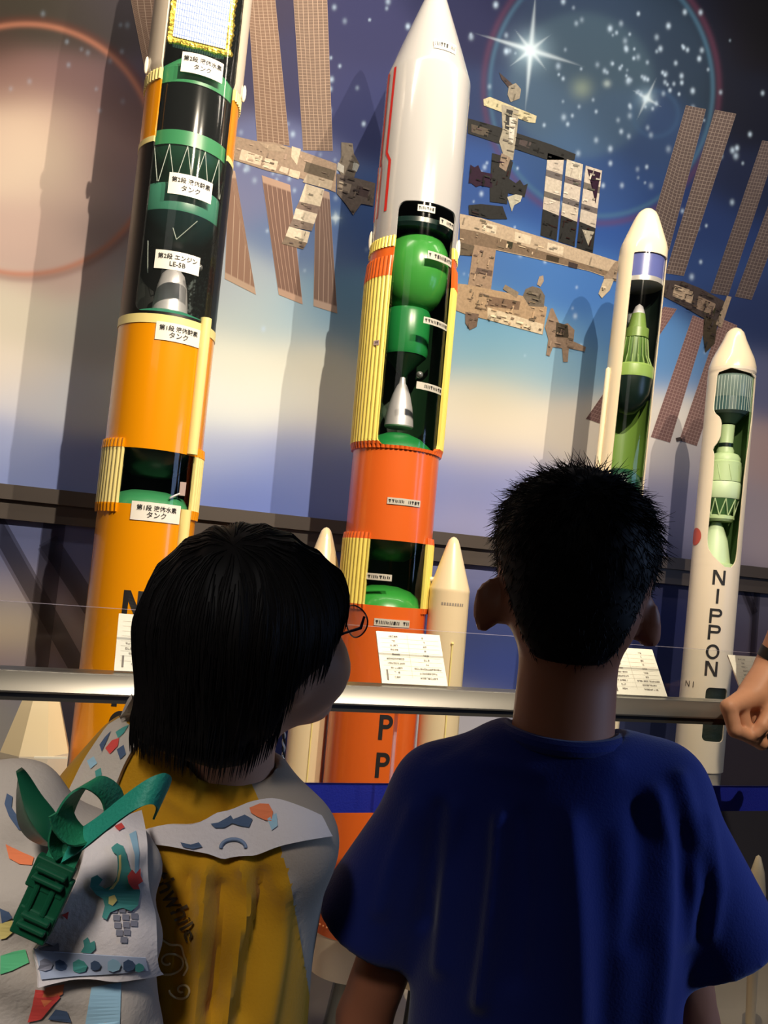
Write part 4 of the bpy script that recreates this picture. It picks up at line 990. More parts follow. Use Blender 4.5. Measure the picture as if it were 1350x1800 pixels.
def smooth_v(v, f, it=2, lam=.5):
    e = np.concatenate([f[:, [0, 1]], f[:, [1, 2]], f[:, [2, 3]], f[:, [3, 0]]]); e = np.concatenate([e, e[:, ::-1]])
    for _ in range(it):
        s_ = np.zeros_like(v); c_ = np.zeros(len(v)); np.add.at(s_, e[:, 0], v[e[:, 1]]); np.add.at(c_, e[:, 0], 1)
        v = v + lam * (s_ / np.maximum(c_, 1)[:, None] - v)
    return v
def proj(v):
    d = v - CAM; k_ = d @ FW; return np.stack([675 + FOC * (d @ RT) / k_, 900 - FOC * (d @ UP) / k_], 1)
def polydist(p, pts):
    """distance of 2-D points to a polyline, and how far along it"""
    best = np.full(len(p), 1e9)
    for i in range(len(pts) - 1):
        a, b = np.array(pts[i], float), np.array(pts[i + 1], float); d = b - a
        t = np.clip(((p - a) @ d) / (d @ d), 0, 1); best = np.minimum(best, np.linalg.norm(p - a - t[:, None] * d, axis=1))
    return best
def folds(v, f, lines):
    """cloth folds: lines = [(polyline as seen from behind, width, height)], only on the side that faces the hall"""
    nr = vnormals(v, f); p = proj(v); face = np.clip(-((v - CAM) / np.linalg.norm(v - CAM, axis=1)[:, None] * nr).sum(1) * 1.6, 0, 1); a = np.zeros(len(v))
    for pts, wd, h in lines: a += h * np.exp(-(polydist(p, pts) / wd) ** 2)
    return v + nr * (a * face)[:, None]
from mathutils.bvhtree import BVHTree
def bvh_of(*geos):
    V_ = []; F_ = []
    for v, f in geos:
        n = len(V_); V_ += [Vector(p) for p in np.asarray(v)]; F_ += [[int(i) + n for i in q] for q in f]
    return BVHTree.FromPolygons(V_, F_)
def hit(bvh, px, py, off=.003, fallback=None):
    d = Vector(ray(px, py)).normalized(); h = bvh.ray_cast(Vector(CAM), d)
    if h[0] is None:
        if fallback is None: return None
        return pd(px, py, fallback)
    return np.array(h[0] + (h[1] if h[1].dot(d) < 0 else -h[1]) * off)
def drape_grid(bvh, L, R_, nu, nv, off, fallback=None, thick=.002, flat=0.0):
    """cloth strip lying on a surface between two edges L and R_ (lists of outline points)"""
    def samp(pl, t):
        pl = np.array(pl, float); s_ = np.concatenate([[0], np.cumsum(np.linalg.norm(np.diff(pl, axis=0), axis=1))]); s_ /= s_[-1]
        return np.array([np.interp(t, s_, pl[:, 0]), np.interp(t, s_, pl[:, 1])])
    g = np.zeros((nv + 1, nu + 1, 3)); ok = np.zeros((nv + 1, nu + 1), bool)
    for j in range(nv + 1):
        a, b = samp(L, j / nv), samp(R_, j / nv)
        for i in range(nu + 1):
            q = a + (b - a) * i / nu; h = hit(bvh, q[0], q[1], off, fallback)
            if h is not None: g[j, i] = h; ok[j, i] = True
    # fill misses from the nearest column of the same row
    for j in range(nv + 1):
        good = np.nonzero(ok[j])[0]
        for i in range(nu + 1):
            if not ok[j, i] and len(good): g[j, i] = g[j, good[np.argmin(abs(good - i))]]
    for _ in range(2):
        h_ = g.copy(); h_[1:-1] = (g[:-2] + 2 * g[1:-1] + g[2:]) / 4; g = h_.copy(); h_[:, 1:-1] = (g[:, :-2] + 2 * g[:, 1:-1] + g[:, 2:]) / 4; g = h_
    v = g.reshape(-1, 3); N = nu + 1; f = [[j * N + i, j * N + i + 1, (j + 1) * N + i + 1, (j + 1) * N + i] for j in range(nv) for i in range(nu)]
    fa = np.array(f); nr = vnormals(v, fa)
    tc = (CAM - v); 
    if ((nr * tc).sum(1)).mean() < 0: fa = fa[:, ::-1]; nr = -nr
    v2 = v - nr * thick; n = len(v)
    F_ = fa.tolist() + [[i + n for i in q[::-1]] for q in fa.tolist()]
    bd = [i for i in range(N)] + [j * N + nu for j in range(1, nv + 1)] + [nv * N + i for i in range(nu - 1, -1, -1)] + [j * N for j in range(nv - 1, 0, -1)]
    for i in range(len(bd)): a, b = bd[i], bd[(i + 1) % len(bd)]; F_.append([a, b, b + n, a + n])
    return np.concatenate([v, v2]), F_
def decal(bvh, px, off=.0012, n=7, wig=0):
    """a flat printed shape laid on cloth: fan-free grid triangulation of a pixel outline"""
    import mathutils.geometry as mg
    pts = [Vector(p) for p in px]; dense = []
    for i in range(len(pts)):
        a, b = pts[i], pts[(i + 1) % len(pts)]; k_ = max(1, int((b - a).length / 6)); dense += [a + (b - a) * t / k_ for t in range(k_)]
    tri = mg.tessellate_polygon([[Vector((p.x, p.y, 0)) for p in dense]])
    v = []; 
    for p in dense:
        h = hit(bvh, p.x, p.y, off)
        if h is None: return None
        v.append(h)
    return v, [list(t) for t in tri]
def strand_mesh(g, pts, r0, r1=.0001):
    pts = np.asarray(pts); n = len(pts); rows = []
    t0 = pts[-1] - pts[0]; a = np.cross(t0, (.3, .5, .8)); a /= np.linalg.norm(a) + 1e-9; b = np.cross(t0, a); b /= np.linalg.norm(b) + 1e-9
    for i, p in enumerate(pts):
        r = r0 + (r1 - r0) * (i / (n - 1)) ** 2
        rows += [p + r * a, p + r * (-.5 * a + .87 * b), p + r * (-.5 * a - .87 * b)]
    f = []
    for i in range(n - 1):
        for k_ in range(3): k2 = (k_ + 1) % 3; f.append([3 * i + k_, 3 * i + k2, 3 * i + 3 + k2, 3 * i + 3 + k_])
    g.add(rows, f)
def grad(f, P, e=.001):
    g_ = np.stack([f(P + np.eye(3)[i] * e) - f(P - np.eye(3)[i] * e) for i in range(3)], 1); return g_ / (np.linalg.norm(g_, axis=1)[:, None] + 1e-9)
def frame(yaw, pitch=0, roll=0):
    """rows: right, forward, up"""
    fw_ = np.array([math.sin(yaw) * math.cos(pitch), math.cos(yaw) * math.cos(pitch), math.sin(pitch)]); rt_ = np.array([math.cos(yaw), -math.sin(yaw), 0.0])
    up_ = np.cross(rt_, fw_); c, s_ = math.cos(roll), math.sin(roll); return np.stack([c * rt_ - s_ * up_, fw_, s_ * rt_ + c * up_])
def finger(P, pts, r): return chain(P, pts, [r * 1.05, r, r * .92, r * .8][:len(pts)], .002)
def hand_sdf(P, wrist, R, side, size, curl, spread=.1, ):
    """R rows: right, forward (towards the fingertips), up = back of the hand; side +1: thumb towards +right"""
    q = (P - wrist) @ R.T / size
    d = rbox(q, (0, .045, -.002), (.038, .045, .013), np.eye(3), .012); d = smin(d, cap(q, (0, -.005, 0), (0, .02, 0), .024, .028), .02)
    L = [(.027, .088, .040), (.009, .094, .045), (-.010, .090, .042), (-.028, .080, .032)]
    for i, (x, y, l) in enumerate(L):
        x *= side; a = np.array([x, y - .012, 0]); seg = [l, l * .62, l * .5]; th = -.15 * curl; pts = [a]; sp = x * spread * 8
        for j, s_ in enumerate(seg):
            th -= curl * (.55, .75, .6)[j]; pts.append(pts[-1] + s_ * np.array([sp * .3, math.cos(th), math.sin(th)]))
        d = smin(d, chain(q, pts, [.0098, .0092, .0085, .0072], .003), .004)
    a = np.array([.026 * side, .015, -.006]); pts = [a, a + np.array([.024 * side, .022, -.008]), a + np.array([.034 * side, .048, -.016 - .01 * curl]), a + np.array([.030 * side, .070, -.024 - .016 * curl])]
    d = smin(d, chain(q, pts, [.015, .0125, .0105, .0085], .004), .010)
    return d * size
def ribbon(pts, wdirs, width, thick=.0015):
    """webbing: centre points and width directions"""
    pts = np.array(pts, float); n = len(pts); wd = np.array([np.array(w_, float) / np.linalg.norm(w_) for w_ in wdirs]); v = []
    for i in range(n):
        t = pts[min(i + 1, n - 1)] - pts[max(i - 1, 0)]; nr = np.cross(t, wd[i]); nr /= np.linalg.norm(nr) + 1e-12
        for a, b in ((-.5, .5), (.5, .5), (.5, -.5), (-.5, -.5)): v.append(pts[i] + wd[i] * width * a + nr * thick * b)
    f = []
    for i in range(n - 1):
        for k_ in range(4): k2 = (k_ + 1) % 4; f.append([4 * i + k_, 4 * i + k2, 4 * i + 4 + k2, 4 * i + 4 + k_])
    f += [[3, 2, 1, 0], [4 * n - 4, 4 * n - 3, 4 * n - 2, 4 * n - 1]]
    return v, f
def spline(pts, n):
    pts = np.array(pts, float); m_ = len(pts); out = []
    for i in range(n):
        t = i / (n - 1) * (m_ - 1); k_ = min(int(t), m_ - 2); u = t - k_
        p0, p1, p2, p3 = pts[max(k_ - 1, 0)], pts[k_], pts[k_ + 1], pts[min(k_ + 2, m_ - 1)]
        out.append(.5 * ((2 * p1) + (-p0 + p2) * u + (2 * p0 - 5 * p1 + 4 * p2 - p3) * u * u + (-p0 + 3 * p1 - 3 * p2 + p3) * u ** 3))
    return np.array(out)
# ------------------------------------------------------------------ people
skin_b = M('tan_skin', (146, 92, 66), .5, spec=.3); skin_g = M('fair_skin', (196, 150, 122), .5, spec=.3); skin_a = M('warm_skin', (204, 146, 112), .5, spec=.3)
hairm = M('black_hair', (13, 10, 9), .55, spec=.14); eyew = M('eye_white', (220, 215, 210), .3); irism = M('dark_iris', (30, 20, 16), .2); lipm = M('lip', (150, 84, 76), .5)
def shoe(name, c, yaw, parent, col):
    R = frame(yaw); c = np.asarray(c)
    f = lambda P: smax(smin(ell((P - c) @ R.T, (0, .02, .03), (.036, .095, .034)), ell((P - c) @ R.T, (0, -.03, .05), (.034, .045, .045)), .02), -((P[:, 2]) - .003), .004)
    v, fc = snet(f, c + V(-.14, -.14, -.02), c + V(.14, .14, .13), .006); return obj(name, (smooth_v(v, fc, 2), fc), M('shoe_' + str(col[0]), col, .6), parent)
def face_bits(Hc, R, parent, s=1.0):
    def W(x, y, z): return Hc + s * (np.array([x, y, z]) @ R)
    for sx in (-1, 1):
        e = obj('eye', G().ball(W(sx * .030, .076, -.008), .0115 * s, 14, 10).geo(), eyew, parent)
        obj('iris', G().ball(W(sx * .030, .0845, -.008), .0048 * s, 10, 8).geo(), irism, e)
    obj('lips', G().ball(W(0, .088, -.062), [.018 * s, .008 * s, .006 * s], 14, 8).geo(), lipm, parent)

# ---------- the boy in the blue T-shirt
NB = pd(988, 1290, .85); YB = math.radians(30); RB = frame(YB); HB = pd(1012, 985, .872); RH = frame(math.radians(31), math.radians(8))
boy = thing('person', (NB[0], NB[1], 0), 'child with short black hair in a royal blue T-shirt, seen from behind', 'person')
def LB(x, y, z): return NB + np.array([x, y, z]) @ RB
JL, JR = pd(778, 1402, .865), pd(1152, 1398, .85); EL, ER = pd(640, 1790, .90), pd(1212, 1800, .865); HL, HR = pd(645, 1630, .888), pd(1270, 1668, .85)
WL, WR = EL + np.array([.01, .10, -.15]) @ RB, ER + np.array([-.01, .10, -.15]) @ RB
gz = -NB[2]
def head_b(P):
    q = (P - HB) @ RH.T
    d = ell(q, (0, 0, 0), (.0785, .092, .0875)); d = smin(d, ell(q, (0, .034, -.052), (.058, .06, .062)), .03)
    d = smin(d, ell(q, (0, -.045, -.055), (.058, .045, .045)), .03)
    d = smin(d, cap(q, (0, .086, -.012), (0, .101, -.034), .007, .011), .01); d = smin(d, ell(q, (0, .078, -.09), (.02, .018, .016)), .02)
    for sx in (-1, 1): d = smax(d, -ell(q, (sx * .030, .093, -.008), (.014, .010, .009)), .008)
    return d
def ears_b(P):
    d = None
    for c, out, tl in ((pd(858, 1062, .862), -1, .10), (pd(1136, 1092, .868), 1, -.22)):
        R = frame(YB - out * .75, 0, tl); q = (P - c) @ R.T
        e = smin(ell(q, (0, .002, .006), (.011, .019, .021)), ell(q, (0, -.002, -.017), (.009, .012, .012)), .012); e = smax(e, -ell(q, (out * .009, .006, .004), (.006, .012, .016)), .004)
        e = smin(e, cap(q, (0, 0, -.002), (-out * .018, .010, -.004), .010, .012), .01); d = e if d is None else np.minimum(d, e)
    return d
def body_b(P):
    d = smin(head_b(P), ears_b(P), .006)
    d = smin(d, cap(P, HB + np.array([0, -.012, -.06]) @ RH, NB + V(0, 0, -.02), .0475, .051), .02)
    d = smin(d, cap(P, LB(0, .015, -.08), LB(0, .01, -.36), .050, .062), .02)
    d = smin(d, cap(P, LB(-.085, .004, -.075), LB(.085, .004, -.075), .030, .030), .015)
    for J, E_, W_, sd in ((JL, EL, WL, 1), (JR, ER, WR, -1)):
        d = smin(d, cap(P, J, E_, .033, .029), .01); d = smin(d, cap(P, E_, W_, .029, .021), .008)
        Rh = np.stack([RB[0] * 1, (W_ - E_) / np.linalg.norm(W_ - E_), np.cross(RB[0], (W_ - E_) / np.linalg.norm(W_ - E_))])
        Rh[0] = np.cross(Rh[1], Rh[2]); near = np.linalg.norm(P - W_, axis=1) < .2; hd = np.full(len(P), 1.0)
        if near.any(): hd[near] = hand_sdf(P[near], W_ + Rh[1] * .01, Rh, sd, .82, .55)
        d = smin(d, hd, .01)
    for sx in (-1, 1):
        d = smin(d, chain(P, [LB(sx * .062, 0, gz + .60), LB(sx * .066, .01, gz + .33), LB(sx * .066, -.01, gz + .07)], [.066, .043, .030], .02), .02)
    return d
v, f = snet(body_b, [NB[0] - .30, NB[1] - .26, .03], [NB[0] + .30, NB[1] + .34, 1.32], .0065)
obj('body', (smooth_v(v, f, 1), f), skin_b, boy)
face_bits(HB, RH, boy)
for sx in (-1, 1): shoe('shoe', LB(sx * .066, .0, gz), YB, boy, (46, 48, 60))
# hair
def hair_b(P):
    q = (P - HB) @ RH.T; x, y, z = q.T
    zl = np.where(y < .0, -.122 + .088 * np.clip(np.abs(x) / .062, 0, 1.3) ** 1.7, -.118) + 0
    zl = np.where(y > -.03, np.maximum(zl, -.118 + (y + .03) * 2.2), zl); zl = np.minimum(zl, .052)
    zl = np.where((np.abs(x) > .066) & (y > -.015), np.maximum(zl, -.035), zl)
    top = np.clip((z + .02) / .09, 0, 1)
    d = head_b(P) - (.0025 + .0055 * top + .0016 * np.sin(x * 210 + z * 90) * np.sin(y * 170 + z * 130) * top)
    return smax(d, (zl - z) * .8, .004)
v, f = snet(hair_b, HB - .13, HB + .13, .0042); hv = smooth_v(v, f, 1)
g = G(); g.add(hv, f.tolist()); nr = vnormals(hv, f); q = (hv - HB) @ RH.T; rs = np.random.RandomState(3)
crown = np.array([.006, -.045, .07])
for i in rs.choice(len(hv), 7600, replace=True):
    p, n_, l = hv[i], nr[i], q[i]
    away = l - crown; away -= (away @ (n_ @ RH.T)) * (n_ @ RH.T); aw = away / (np.linalg.norm(away) + 1e-6)
    aw = (aw + rs.normal(0, .35, 3)) @ RH; tp = max(0, min(1, (l[2] + .03) / .08)); L = (.007 + .015 * tp) * rs.uniform(.6, 1.15); up_ = (.05 + .09 * tp) * rs.uniform(.1, 1.2)
    if l[2] > .045 and l[0] < -.01: up_ += rs.uniform(0, .22)
    if l[2] < -.02: up_ = .015
    dr = aw * (1 - up_ * .4) + n_ * up_; dr /= np.linalg.norm(dr); bend = aw * .4
    strand_mesh(g, [p - n_ * .001, p + dr * L * .5, p + (dr + bend * .35) * L], .00055)
obj('hair', g.geo(), hairm, boy, angle=None)
# T-shirt
zt = np.array([-.46, -.42, -.3, -.15, -.1, -.05, -.01, .03]); ta = np.array([.136, .135, .131, .128, .118, .100, .075, .055]); tb = np.array([.10, .098, .094, .092, .086, .072, .058, .05])
def shirt_b(P):
    q = (P - NB) @ RB.T; x, y, z = q.T; a = np.interp(z, zt, ta); b = np.interp(z, zt, tb)
    y0 = y - .008; d = (np.sqrt((x / a) ** 2 + (y0 / b) ** 2) - 1) * np.minimum(a, b) * .85
    d = smax(d, z - .004, .02)
    for J, H_, ox in ((JL, HL, -1), (JR, HR, 1)):
        ax_ = (H_ - J) / np.linalg.norm(H_ - J); s_ = cap(P, J, H_ + ax_ * .03, .048, .064)
        s_ = smax(s_, (P - H_) @ ax_, .008); hol = np.maximum(cap(P, H_ - ax_ * .02, H_ + ax_ * .05, .042, .048), -((P - H_) @ ax_ + .02)); s_ = smax(s_, -hol, .008)
        d = smin(d, s_, .018); d = smin(d, cap(P, NB + np.array([ox * .035, .0, -.035]) @ RB, J + V(0, 0, .004), .045, .0485), .025)
    d = smax(d, -.42 - z, .006)
    nk = cap(P, NB + V(0, 0, -.05), HB + np.array([0, -.012, -.06]) @ RH, .054, .058); nk = np.maximum(nk, -(z + .002)); d = smax(d, -nk, .004)
    return d
v, f = snet(shirt_b, [NB[0] - .27, NB[1] - .22, NB[2] - .45], [NB[0] + .27, NB[1] + .22, NB[2] + .05], .0042); v = smooth_v(v, f, 6)
v = folds(v, f, [([(882, 1440), (878, 1520), (864, 1640), (846, 1760)], 15, 0.0135), ([(915, 1440), (922, 1560), (910, 1720)], 22, -0.0081), ([(1002, 1450), (1015, 1600), (1022, 1800)], 20, 0.0108), ([(1060, 1480), (1070, 1640), (1062, 1800)], 24, -0.0054),
    ([(1150, 1400), (1168, 1480), (1172, 1580), (1162, 1700), (1150, 1800)], 19, .011), ([(1200, 1440), (1190, 1540), (1186, 1640)], 18, -.0035), ([(1195, 1370), (1225, 1480), (1222, 1560), (1200, 1650)], 16, .007), ([(1245, 1440), (1262, 1560), (1250, 1640)], 12, 0.0054), ([(1225, 1500), (1238, 1560), (1232, 1620)], 13, -.004),
    ([(1120, 1420), (1130, 1520), (1110, 1660)], 18, -0.0054), ([(770, 1420), (758, 1520), (748, 1620)], 14, -0.0095), ([(800, 1420), (790, 1540), (775, 1700)], 15, 0.0068), ([(730, 1420), (690, 1520), (668, 1600)], 14, 0.0054), ([(850, 1340), (960, 1362), (1080, 1345)], 14, 0.0038), ([(830, 1290), (760, 1330)], 14, -0.0027)])
v = smooth_v(v, f, 3)
shirt = obj('t_shirt', (v, f), M('royal_blue_cotton', (20, 32, 96), .85, spec=.12, sheen=.15, bump=(420, .25)), boy)
# ribbed collar
col = []
for i in range(41):
    a = 2 * math.pi * i / 40; col.append(LB(.0575 * math.cos(a), .004 + .0550 * math.sin(a), -.006 + .005 * math.cos(a) ** 2 - .012 * max(0, math.sin(a))))
obj('collar', G().tube(col, .0085, 10, cap=False).geo(), M('royal_blue_cotton', (20, 32, 96)), shirt)
def shorts(N_, RN, z0, z1, a, b, mat, parent, top=.0):
    def fs(P):
        q = (P - N_) @ RN.T; x, y, z = q.T; d = (np.sqrt((x / a) ** 2 + ((y - .005) / b) ** 2) - 1) * b * .85; d = np.maximum(d, -(z - (z1 - .10)))
        for sx in (-1, 1): d = smin(d, np.maximum(cap(q, (sx * .062, 0, z1), (sx * .068, .008, z0 - .05), .068, .076), z0 - z), .02)
        return np.maximum(d, z - z1)
    v_, f_ = snet(fs, [N_[0] - .2, N_[1] - .2, N_[2] + z0 - .02], [N_[0] + .2, N_[1] + .2, N_[2] + z1 + .02], .008); return obj('shorts', (smooth_v(v_, f_, 2), f_), mat, parent)
shorts(NB, RB, gz + .36, gz + .64, .122, .094, M('charcoal_cotton', (48, 50, 56), .8), boy)

# ---------- the child with the bob and glasses
NG = pd(408, 1378, .79); YG = math.radians(14); RG = frame(YG); YF = math.radians(68); HG = pd(432, 1092, .79); RF = frame(YF, math.radians(12))
girl = thing('person', (NG[0], NG[1], 0), 'child with a black bob and glasses in a mustard yellow shirt, face turned right', 'person')
ggz = -NG[2]
def LG(x, y, z): return NG + np.array([x, y, z]) @ RG
def LF(x, y, z): return HG + np.array([x, y, z]) @ RF
def head_g(P):
    q = (P - HG) @ RF.T
    d = ell(q, (0, -.008, .004), (.072, .086, .082)); d = smin(d, ell(q, (0, .030, -.05), (.058, .058, .058)), .03)
    for sx in (-1, 1): d = smin(d, ell(q, (sx * .034, .050, -.050), (.031, .034, .034)), .02)
    d = smin(d, cap(q, (0, .084, -.014), (0, .096, -.034), .006, .010), .01); d = smin(d, ell(q, (0, .066, -.093), (.022, .02, .018)), .02)
    for sx in (-1, 1): d = smax(d, -ell(q, (sx * .030, .092, -.008), (.014, .010, .009)), .008)
    e = ell(P, pd(520, 1188, .752), (.012, .012, .024), frame(YF - .4)); d = smin(d, e, .02); d = smin(d, ell(q, (-.076, -.012, -.036), (.010, .016, .026)), .008)
    return d
GJL, GJR = pd(192, 1425, .80), pd(500, 1482, .778); GEL, GER = GJL + np.array([-.05, .14, -.10]) @ RG, GJR + np.array([-.02, .10, -.16]) @ RG
GWL, GWR = GEL + np.array([.04, .16, .05]) @ RG, GER + np.array([-.01, .17, .03]) @ RG
def body_g(P):
    d = head_g(P); d = smin(d, cap(P, LF(0, -.02, -.06), NG + V(0, 0, -.02), .039, .041), .02)
    d = smin(d, cap(P, LG(0, .015, -.08), LG(0, .01, -.36), .042, .052), .02); d = smin(d, cap(P, LG(-.07, .006, -.07), LG(.06, .006, -.075), .026, .026), .015)
    for J, E_, W_, sd in ((GJL, GEL, GWL, 1), (GJR, GER, GWR, -1)):
        d = smin(d, cap(P, J, E_, .033, .027), .01); d = smin(d, cap(P, E_, W_, .027, .020), .008)
        yv = (W_ - E_) / np.linalg.norm(W_ - E_); zv = V(0, 0, 1) - yv * yv[2]; zv /= np.linalg.norm(zv); Rh = np.stack([np.cross(yv, zv), yv, zv])
        near = np.linalg.norm(P - W_, axis=1) < .2; hd = np.full(len(P), 1.0)
        if near.any(): hd[near] = hand_sdf(P[near], W_ + yv * .01, Rh, sd, .8, .5)
        d = smin(d, hd, .01)
    for sx in (-1, 1): d = smin(d, chain(P, [LG(sx * .056, 0, ggz + .56), LG(sx * .058, .01, ggz + .31), LG(sx * .058, -.01, ggz + .07)], [.060, .040, .028], .02), .02)
    return d
v, f = snet(body_g, [NG[0] - .30, NG[1] - .22, .03], [NG[0] + .28, NG[1] + .46, 1.26], .0065); obj('body', (smooth_v(v, f, 1), f), skin_g, girl)
face_bits(HG, RF, girl)
for sx in (-1, 1): shoe('shoe', LG(sx * .058, .0, ggz), YG, girl, (120, 60, 70))
# bob
Rscr = np.stack([RT, FW, UP])
def hair_g(P):
    q = (P - HG) @ RF.T
    d = ell(P, pd(428, 1090, .782), (.0905, .093, .0885), Rscr)
    d = smin(d, cap(P, pd(388, 1140, .762), pd(352, 1262, .757), .069, .058), .03)
    d = smin(d, cap(P, pd(545, 1050, .80), pd(520, 1130, .785), .034, .020), .02)
    d = smin(d, cap(P, pd(470, 1120, .745), pd(455, 1225, .75), .05, .030), .02)
    d = smin(d, cap(P, pd(430, 1110, .84), pd(400, 1240, .83), .06, .04), .03)
    d = d + .0012 * np.sin(((P - HG) @ RT) * 260 + 40 * ((P - HG) @ FW))
    facecut = ell(q, (.0, .085, -.055), (.056, .075, .062)); d = smax(d, -facecut, .012)
    pr = proj(P); bot = np.interp(pr[:, 0], [200, 235, 300, 380, 430, 478, 498, 520, 545, 572, 586, 602, 620], [1275, 1298, 1330, 1352, 1345, 1312, 1252, 1216, 1186, 1168, 1130, 1090, 1060]); d = smax(d, (pr[:, 1] - bot) * .0005, .004)
    return d
v, f = snet(hair_g, HG - .19, HG + .16, .0045); v = smooth_v(v, f, 1); g = G(); g.add(v, f.tolist()); nr = vnormals(v, f); crown = pd(405, 955, .72); rs = np.random.RandomState(8)
pick = v[rs.choice(len(v), 3600)]; cur = pick.copy(); paths = [cur.copy()]
for st in range(9):
    gd = grad(hair_g, cur); dn = np.tile(V(0, 0, -1), (len(cur), 1)); aw = cur - crown; aw /= np.linalg.norm(aw, axis=1)[:, None] + 1e-6
    wgt = np.clip((cur[:, 2:3] - HG[2] - .02) / .06, 0, 1); dr = dn * (1 - .75 * wgt) + aw * wgt * .9 + rs.normal(0, .05, cur.shape)
    dr -= (dr * gd).sum(1)[:, None] * gd; ln = np.linalg.norm(dr, axis=1)[:, None]
    pr = proj(cur); low = (hair_g(cur + V(0, 0, -.012)) > .004)[:, None]
    dr = np.where(low, V(0, 0, -1) * .8 + dr * .3, dr / (ln + 1e-6)); step = .011
    nxt = cur + dr * step
    dd = hair_g(nxt); gd2 = grad(hair_g, nxt); corr = (dd - .0008)[:, None] * gd2
    nxt = np.where(low, nxt, nxt - corr); cur = nxt; paths.append(cur.copy())
paths = np.stack(paths, 1)
for i in range(len(paths)):
    p = paths[i]; k_ = len(p)
    # stop soon after leaving the hair mass
    outd = hair_g(p); out_i = np.nonzero(outd > .006)[0]; k_ = min(k_, (out_i[0] + rs.randint(1, 2)) if len(out_i) else k_)
    if k_ >= 3: strand_mesh(g, p[:k_], rs.uniform(.0004, .0008))
obj('hair', g.geo(), hairm, girl, angle=None)
# glasses: worn things, so parts of the person's outfit
gm = M('navy_frame', (30, 28, 60), .3, metal=.4); EyR = pd(622, 1092, .838)
gla = thing('eyeglasses', EyR, 'thin dark framed glasses worn by the child with the bob', 'glasses')
yl = math.radians(80); RL = frame(yl, math.radians(10), math.radians(-6))
def rim(c):
    pts = [c + np.array([.0225 * math.cos(a) * (1 + .05 * math.cos(2 * a)), 0.003 * math.cos(a) ** 2, .0158 * math.sin(a)]) @ RL for a in np.linspace(0, 2 * math.pi, 37)]
    return pts
ELc = EyR + np.array([-.060, 0, 0]) @ RL
for c in (EyR, ELc):
    r_ = obj('rim', G().tube(rim(c), .0008, 8, cap=False).geo(), gm, gla); rp = rim(c)[:-1]; n = len(rp); cc = np.mean(rp, 0)
    obj('lens', (rp + [cc], [[i, (i + 1) % n, n] for i in range(n)]), glass('spectacle_glass', refl=1.0, haze=.4, hazecol=(.85, .9, 1)), r_)  # milky haze painted into the lens for its pale reflection
obj('bridge', G().tube([EyR + np.array([-.022, .001, .003]) @ RL, EyR + np.array([-.030, .004, .006]) @ RL, EyR + np.array([-.038, .001, .003]) @ RL], .0011, 8).geo(), gm, gla)
hin = EyR + np.array([.0235, 0, .004]) @ RL
obj('temple', G().tube([hin, pd(634, 1104, .82), pd(605, 1113, .80), pd(572, 1128, .778), pd(520, 1150, .762)], [.0013, .0017, .0013, .0013, .0013], 8).geo(), gm, gla)
obj('temple', G().tube([ELc + np.array([-.0235, 0, .004]) @ RL, ELc + np.array([-.030, -.03, .0]) @ RL, ELc + np.array([-.032, -.09, -.012]) @ RL], .0013, 8).geo(), gm, gla)
# shirt: mustard back, grey yoke and sleeve on the right
zt2 = np.array([-.46, -.40, -.3, -.15, -.1, -.05, -.01, .035]); ga = np.array([.112, .110, .104, .101, .095, .084, .068, .052]); gb = np.array([.10, .095, .088, .084, .078, .068, .058, .050])
def shirt_g(P):
    q = (P - NG) @ RG.T; x, y, z = q.T; a = np.interp(z, zt2, ga); b = np.interp(z, zt2, gb); d = (np.sqrt(((x + .012) / a) ** 2 + ((y - .006) / b) ** 2) - 1) * np.minimum(a, b) * .85
    d = smax(d, z - .030, .012)
    for J, E_, ox in ((GJL, GEL, -1), (GJR, GER, 1)):
        H_ = J + (E_ - J) * .72; ax_ = (H_ - J) / np.linalg.norm(H_ - J); s_ = smax(cap(P, J, H_ + ax_ * .03, .043, .050), (P - H_) @ ax_, .004)
        hol = np.maximum(cap(P, H_ - ax_ * .02, H_ + ax_ * .05, .042, .048), -((P - H_) @ ax_ + .02)); s_ = smax(s_, -hol, .004); d = smin(d, s_, .02)
        d = smin(d, cap(P, NG + np.array([ox * .03, .0, -.03]) @ RG, J, .042, .043), .03)
    d = smin(d, chain(P, [pd(330, 1400, .80), pd(240, 1330, .815), pd(175, 1420, .82)], [.042, .038, .042], .02), .03)
    d = smax(d, -.42 - z, .006); nk = cap(P, NG + V(0, 0, -.05), LF(0, -.02, -.06), .041, .043); nk = np.maximum(nk, -(z - .012)); return smax(d, -nk, .005)
v, f = snet(shirt_g, [NG[0] - .30, NG[1] - .24, NG[2] - .44], [NG[0] + .26, NG[1] + .26, NG[2] + .05], .0042); v = smooth_v(v, f, 4)
v = folds(v, f, [([(362, 1525), (355, 1620), (352, 1720), (345, 1800)], 10, 0.0152), ([(425, 1520), (440, 1580), (415, 1660), (392, 1800)], 9, 0.0142), ([(390, 1560), (392, 1650), (372, 1780)], 12, -0.0114), ([(460, 1540), (450, 1640), (425, 1790)], 13, -0.0095), ([(500, 1560), (490, 1680), (470, 1800)], 14, 0.0076), ([(300, 1540), (310, 1640), (300, 1780)], 14, 0.0057), ([(330, 1540), (330, 1700)], 8, -0.0076), ([(300, 1400), (340, 1430)], 12, 0.0057), ([(360, 1380), (385, 1430)], 10, -0.0057)])
v = smooth_v(v, f, 3)
bxy = ([1330, 1350, 1390, 1440, 1490, 1560, 1640, 1720, 1800, 1900], [418, 430, 448, 470, 494, 512, 526, 540, 552, 562])
fa = np.asarray(f); pv = proj(v); dv = np.interp(pv[:, 1], *bxy) - pv[:, 0]; nv_ = vnormals(v, fa); mv = (np.abs(dv) < 4.4) & (((CAM - v) * nv_).sum(1) > .45 * np.linalg.norm(CAM - v, axis=1))   # the seam runs along a clean edge of the cloth
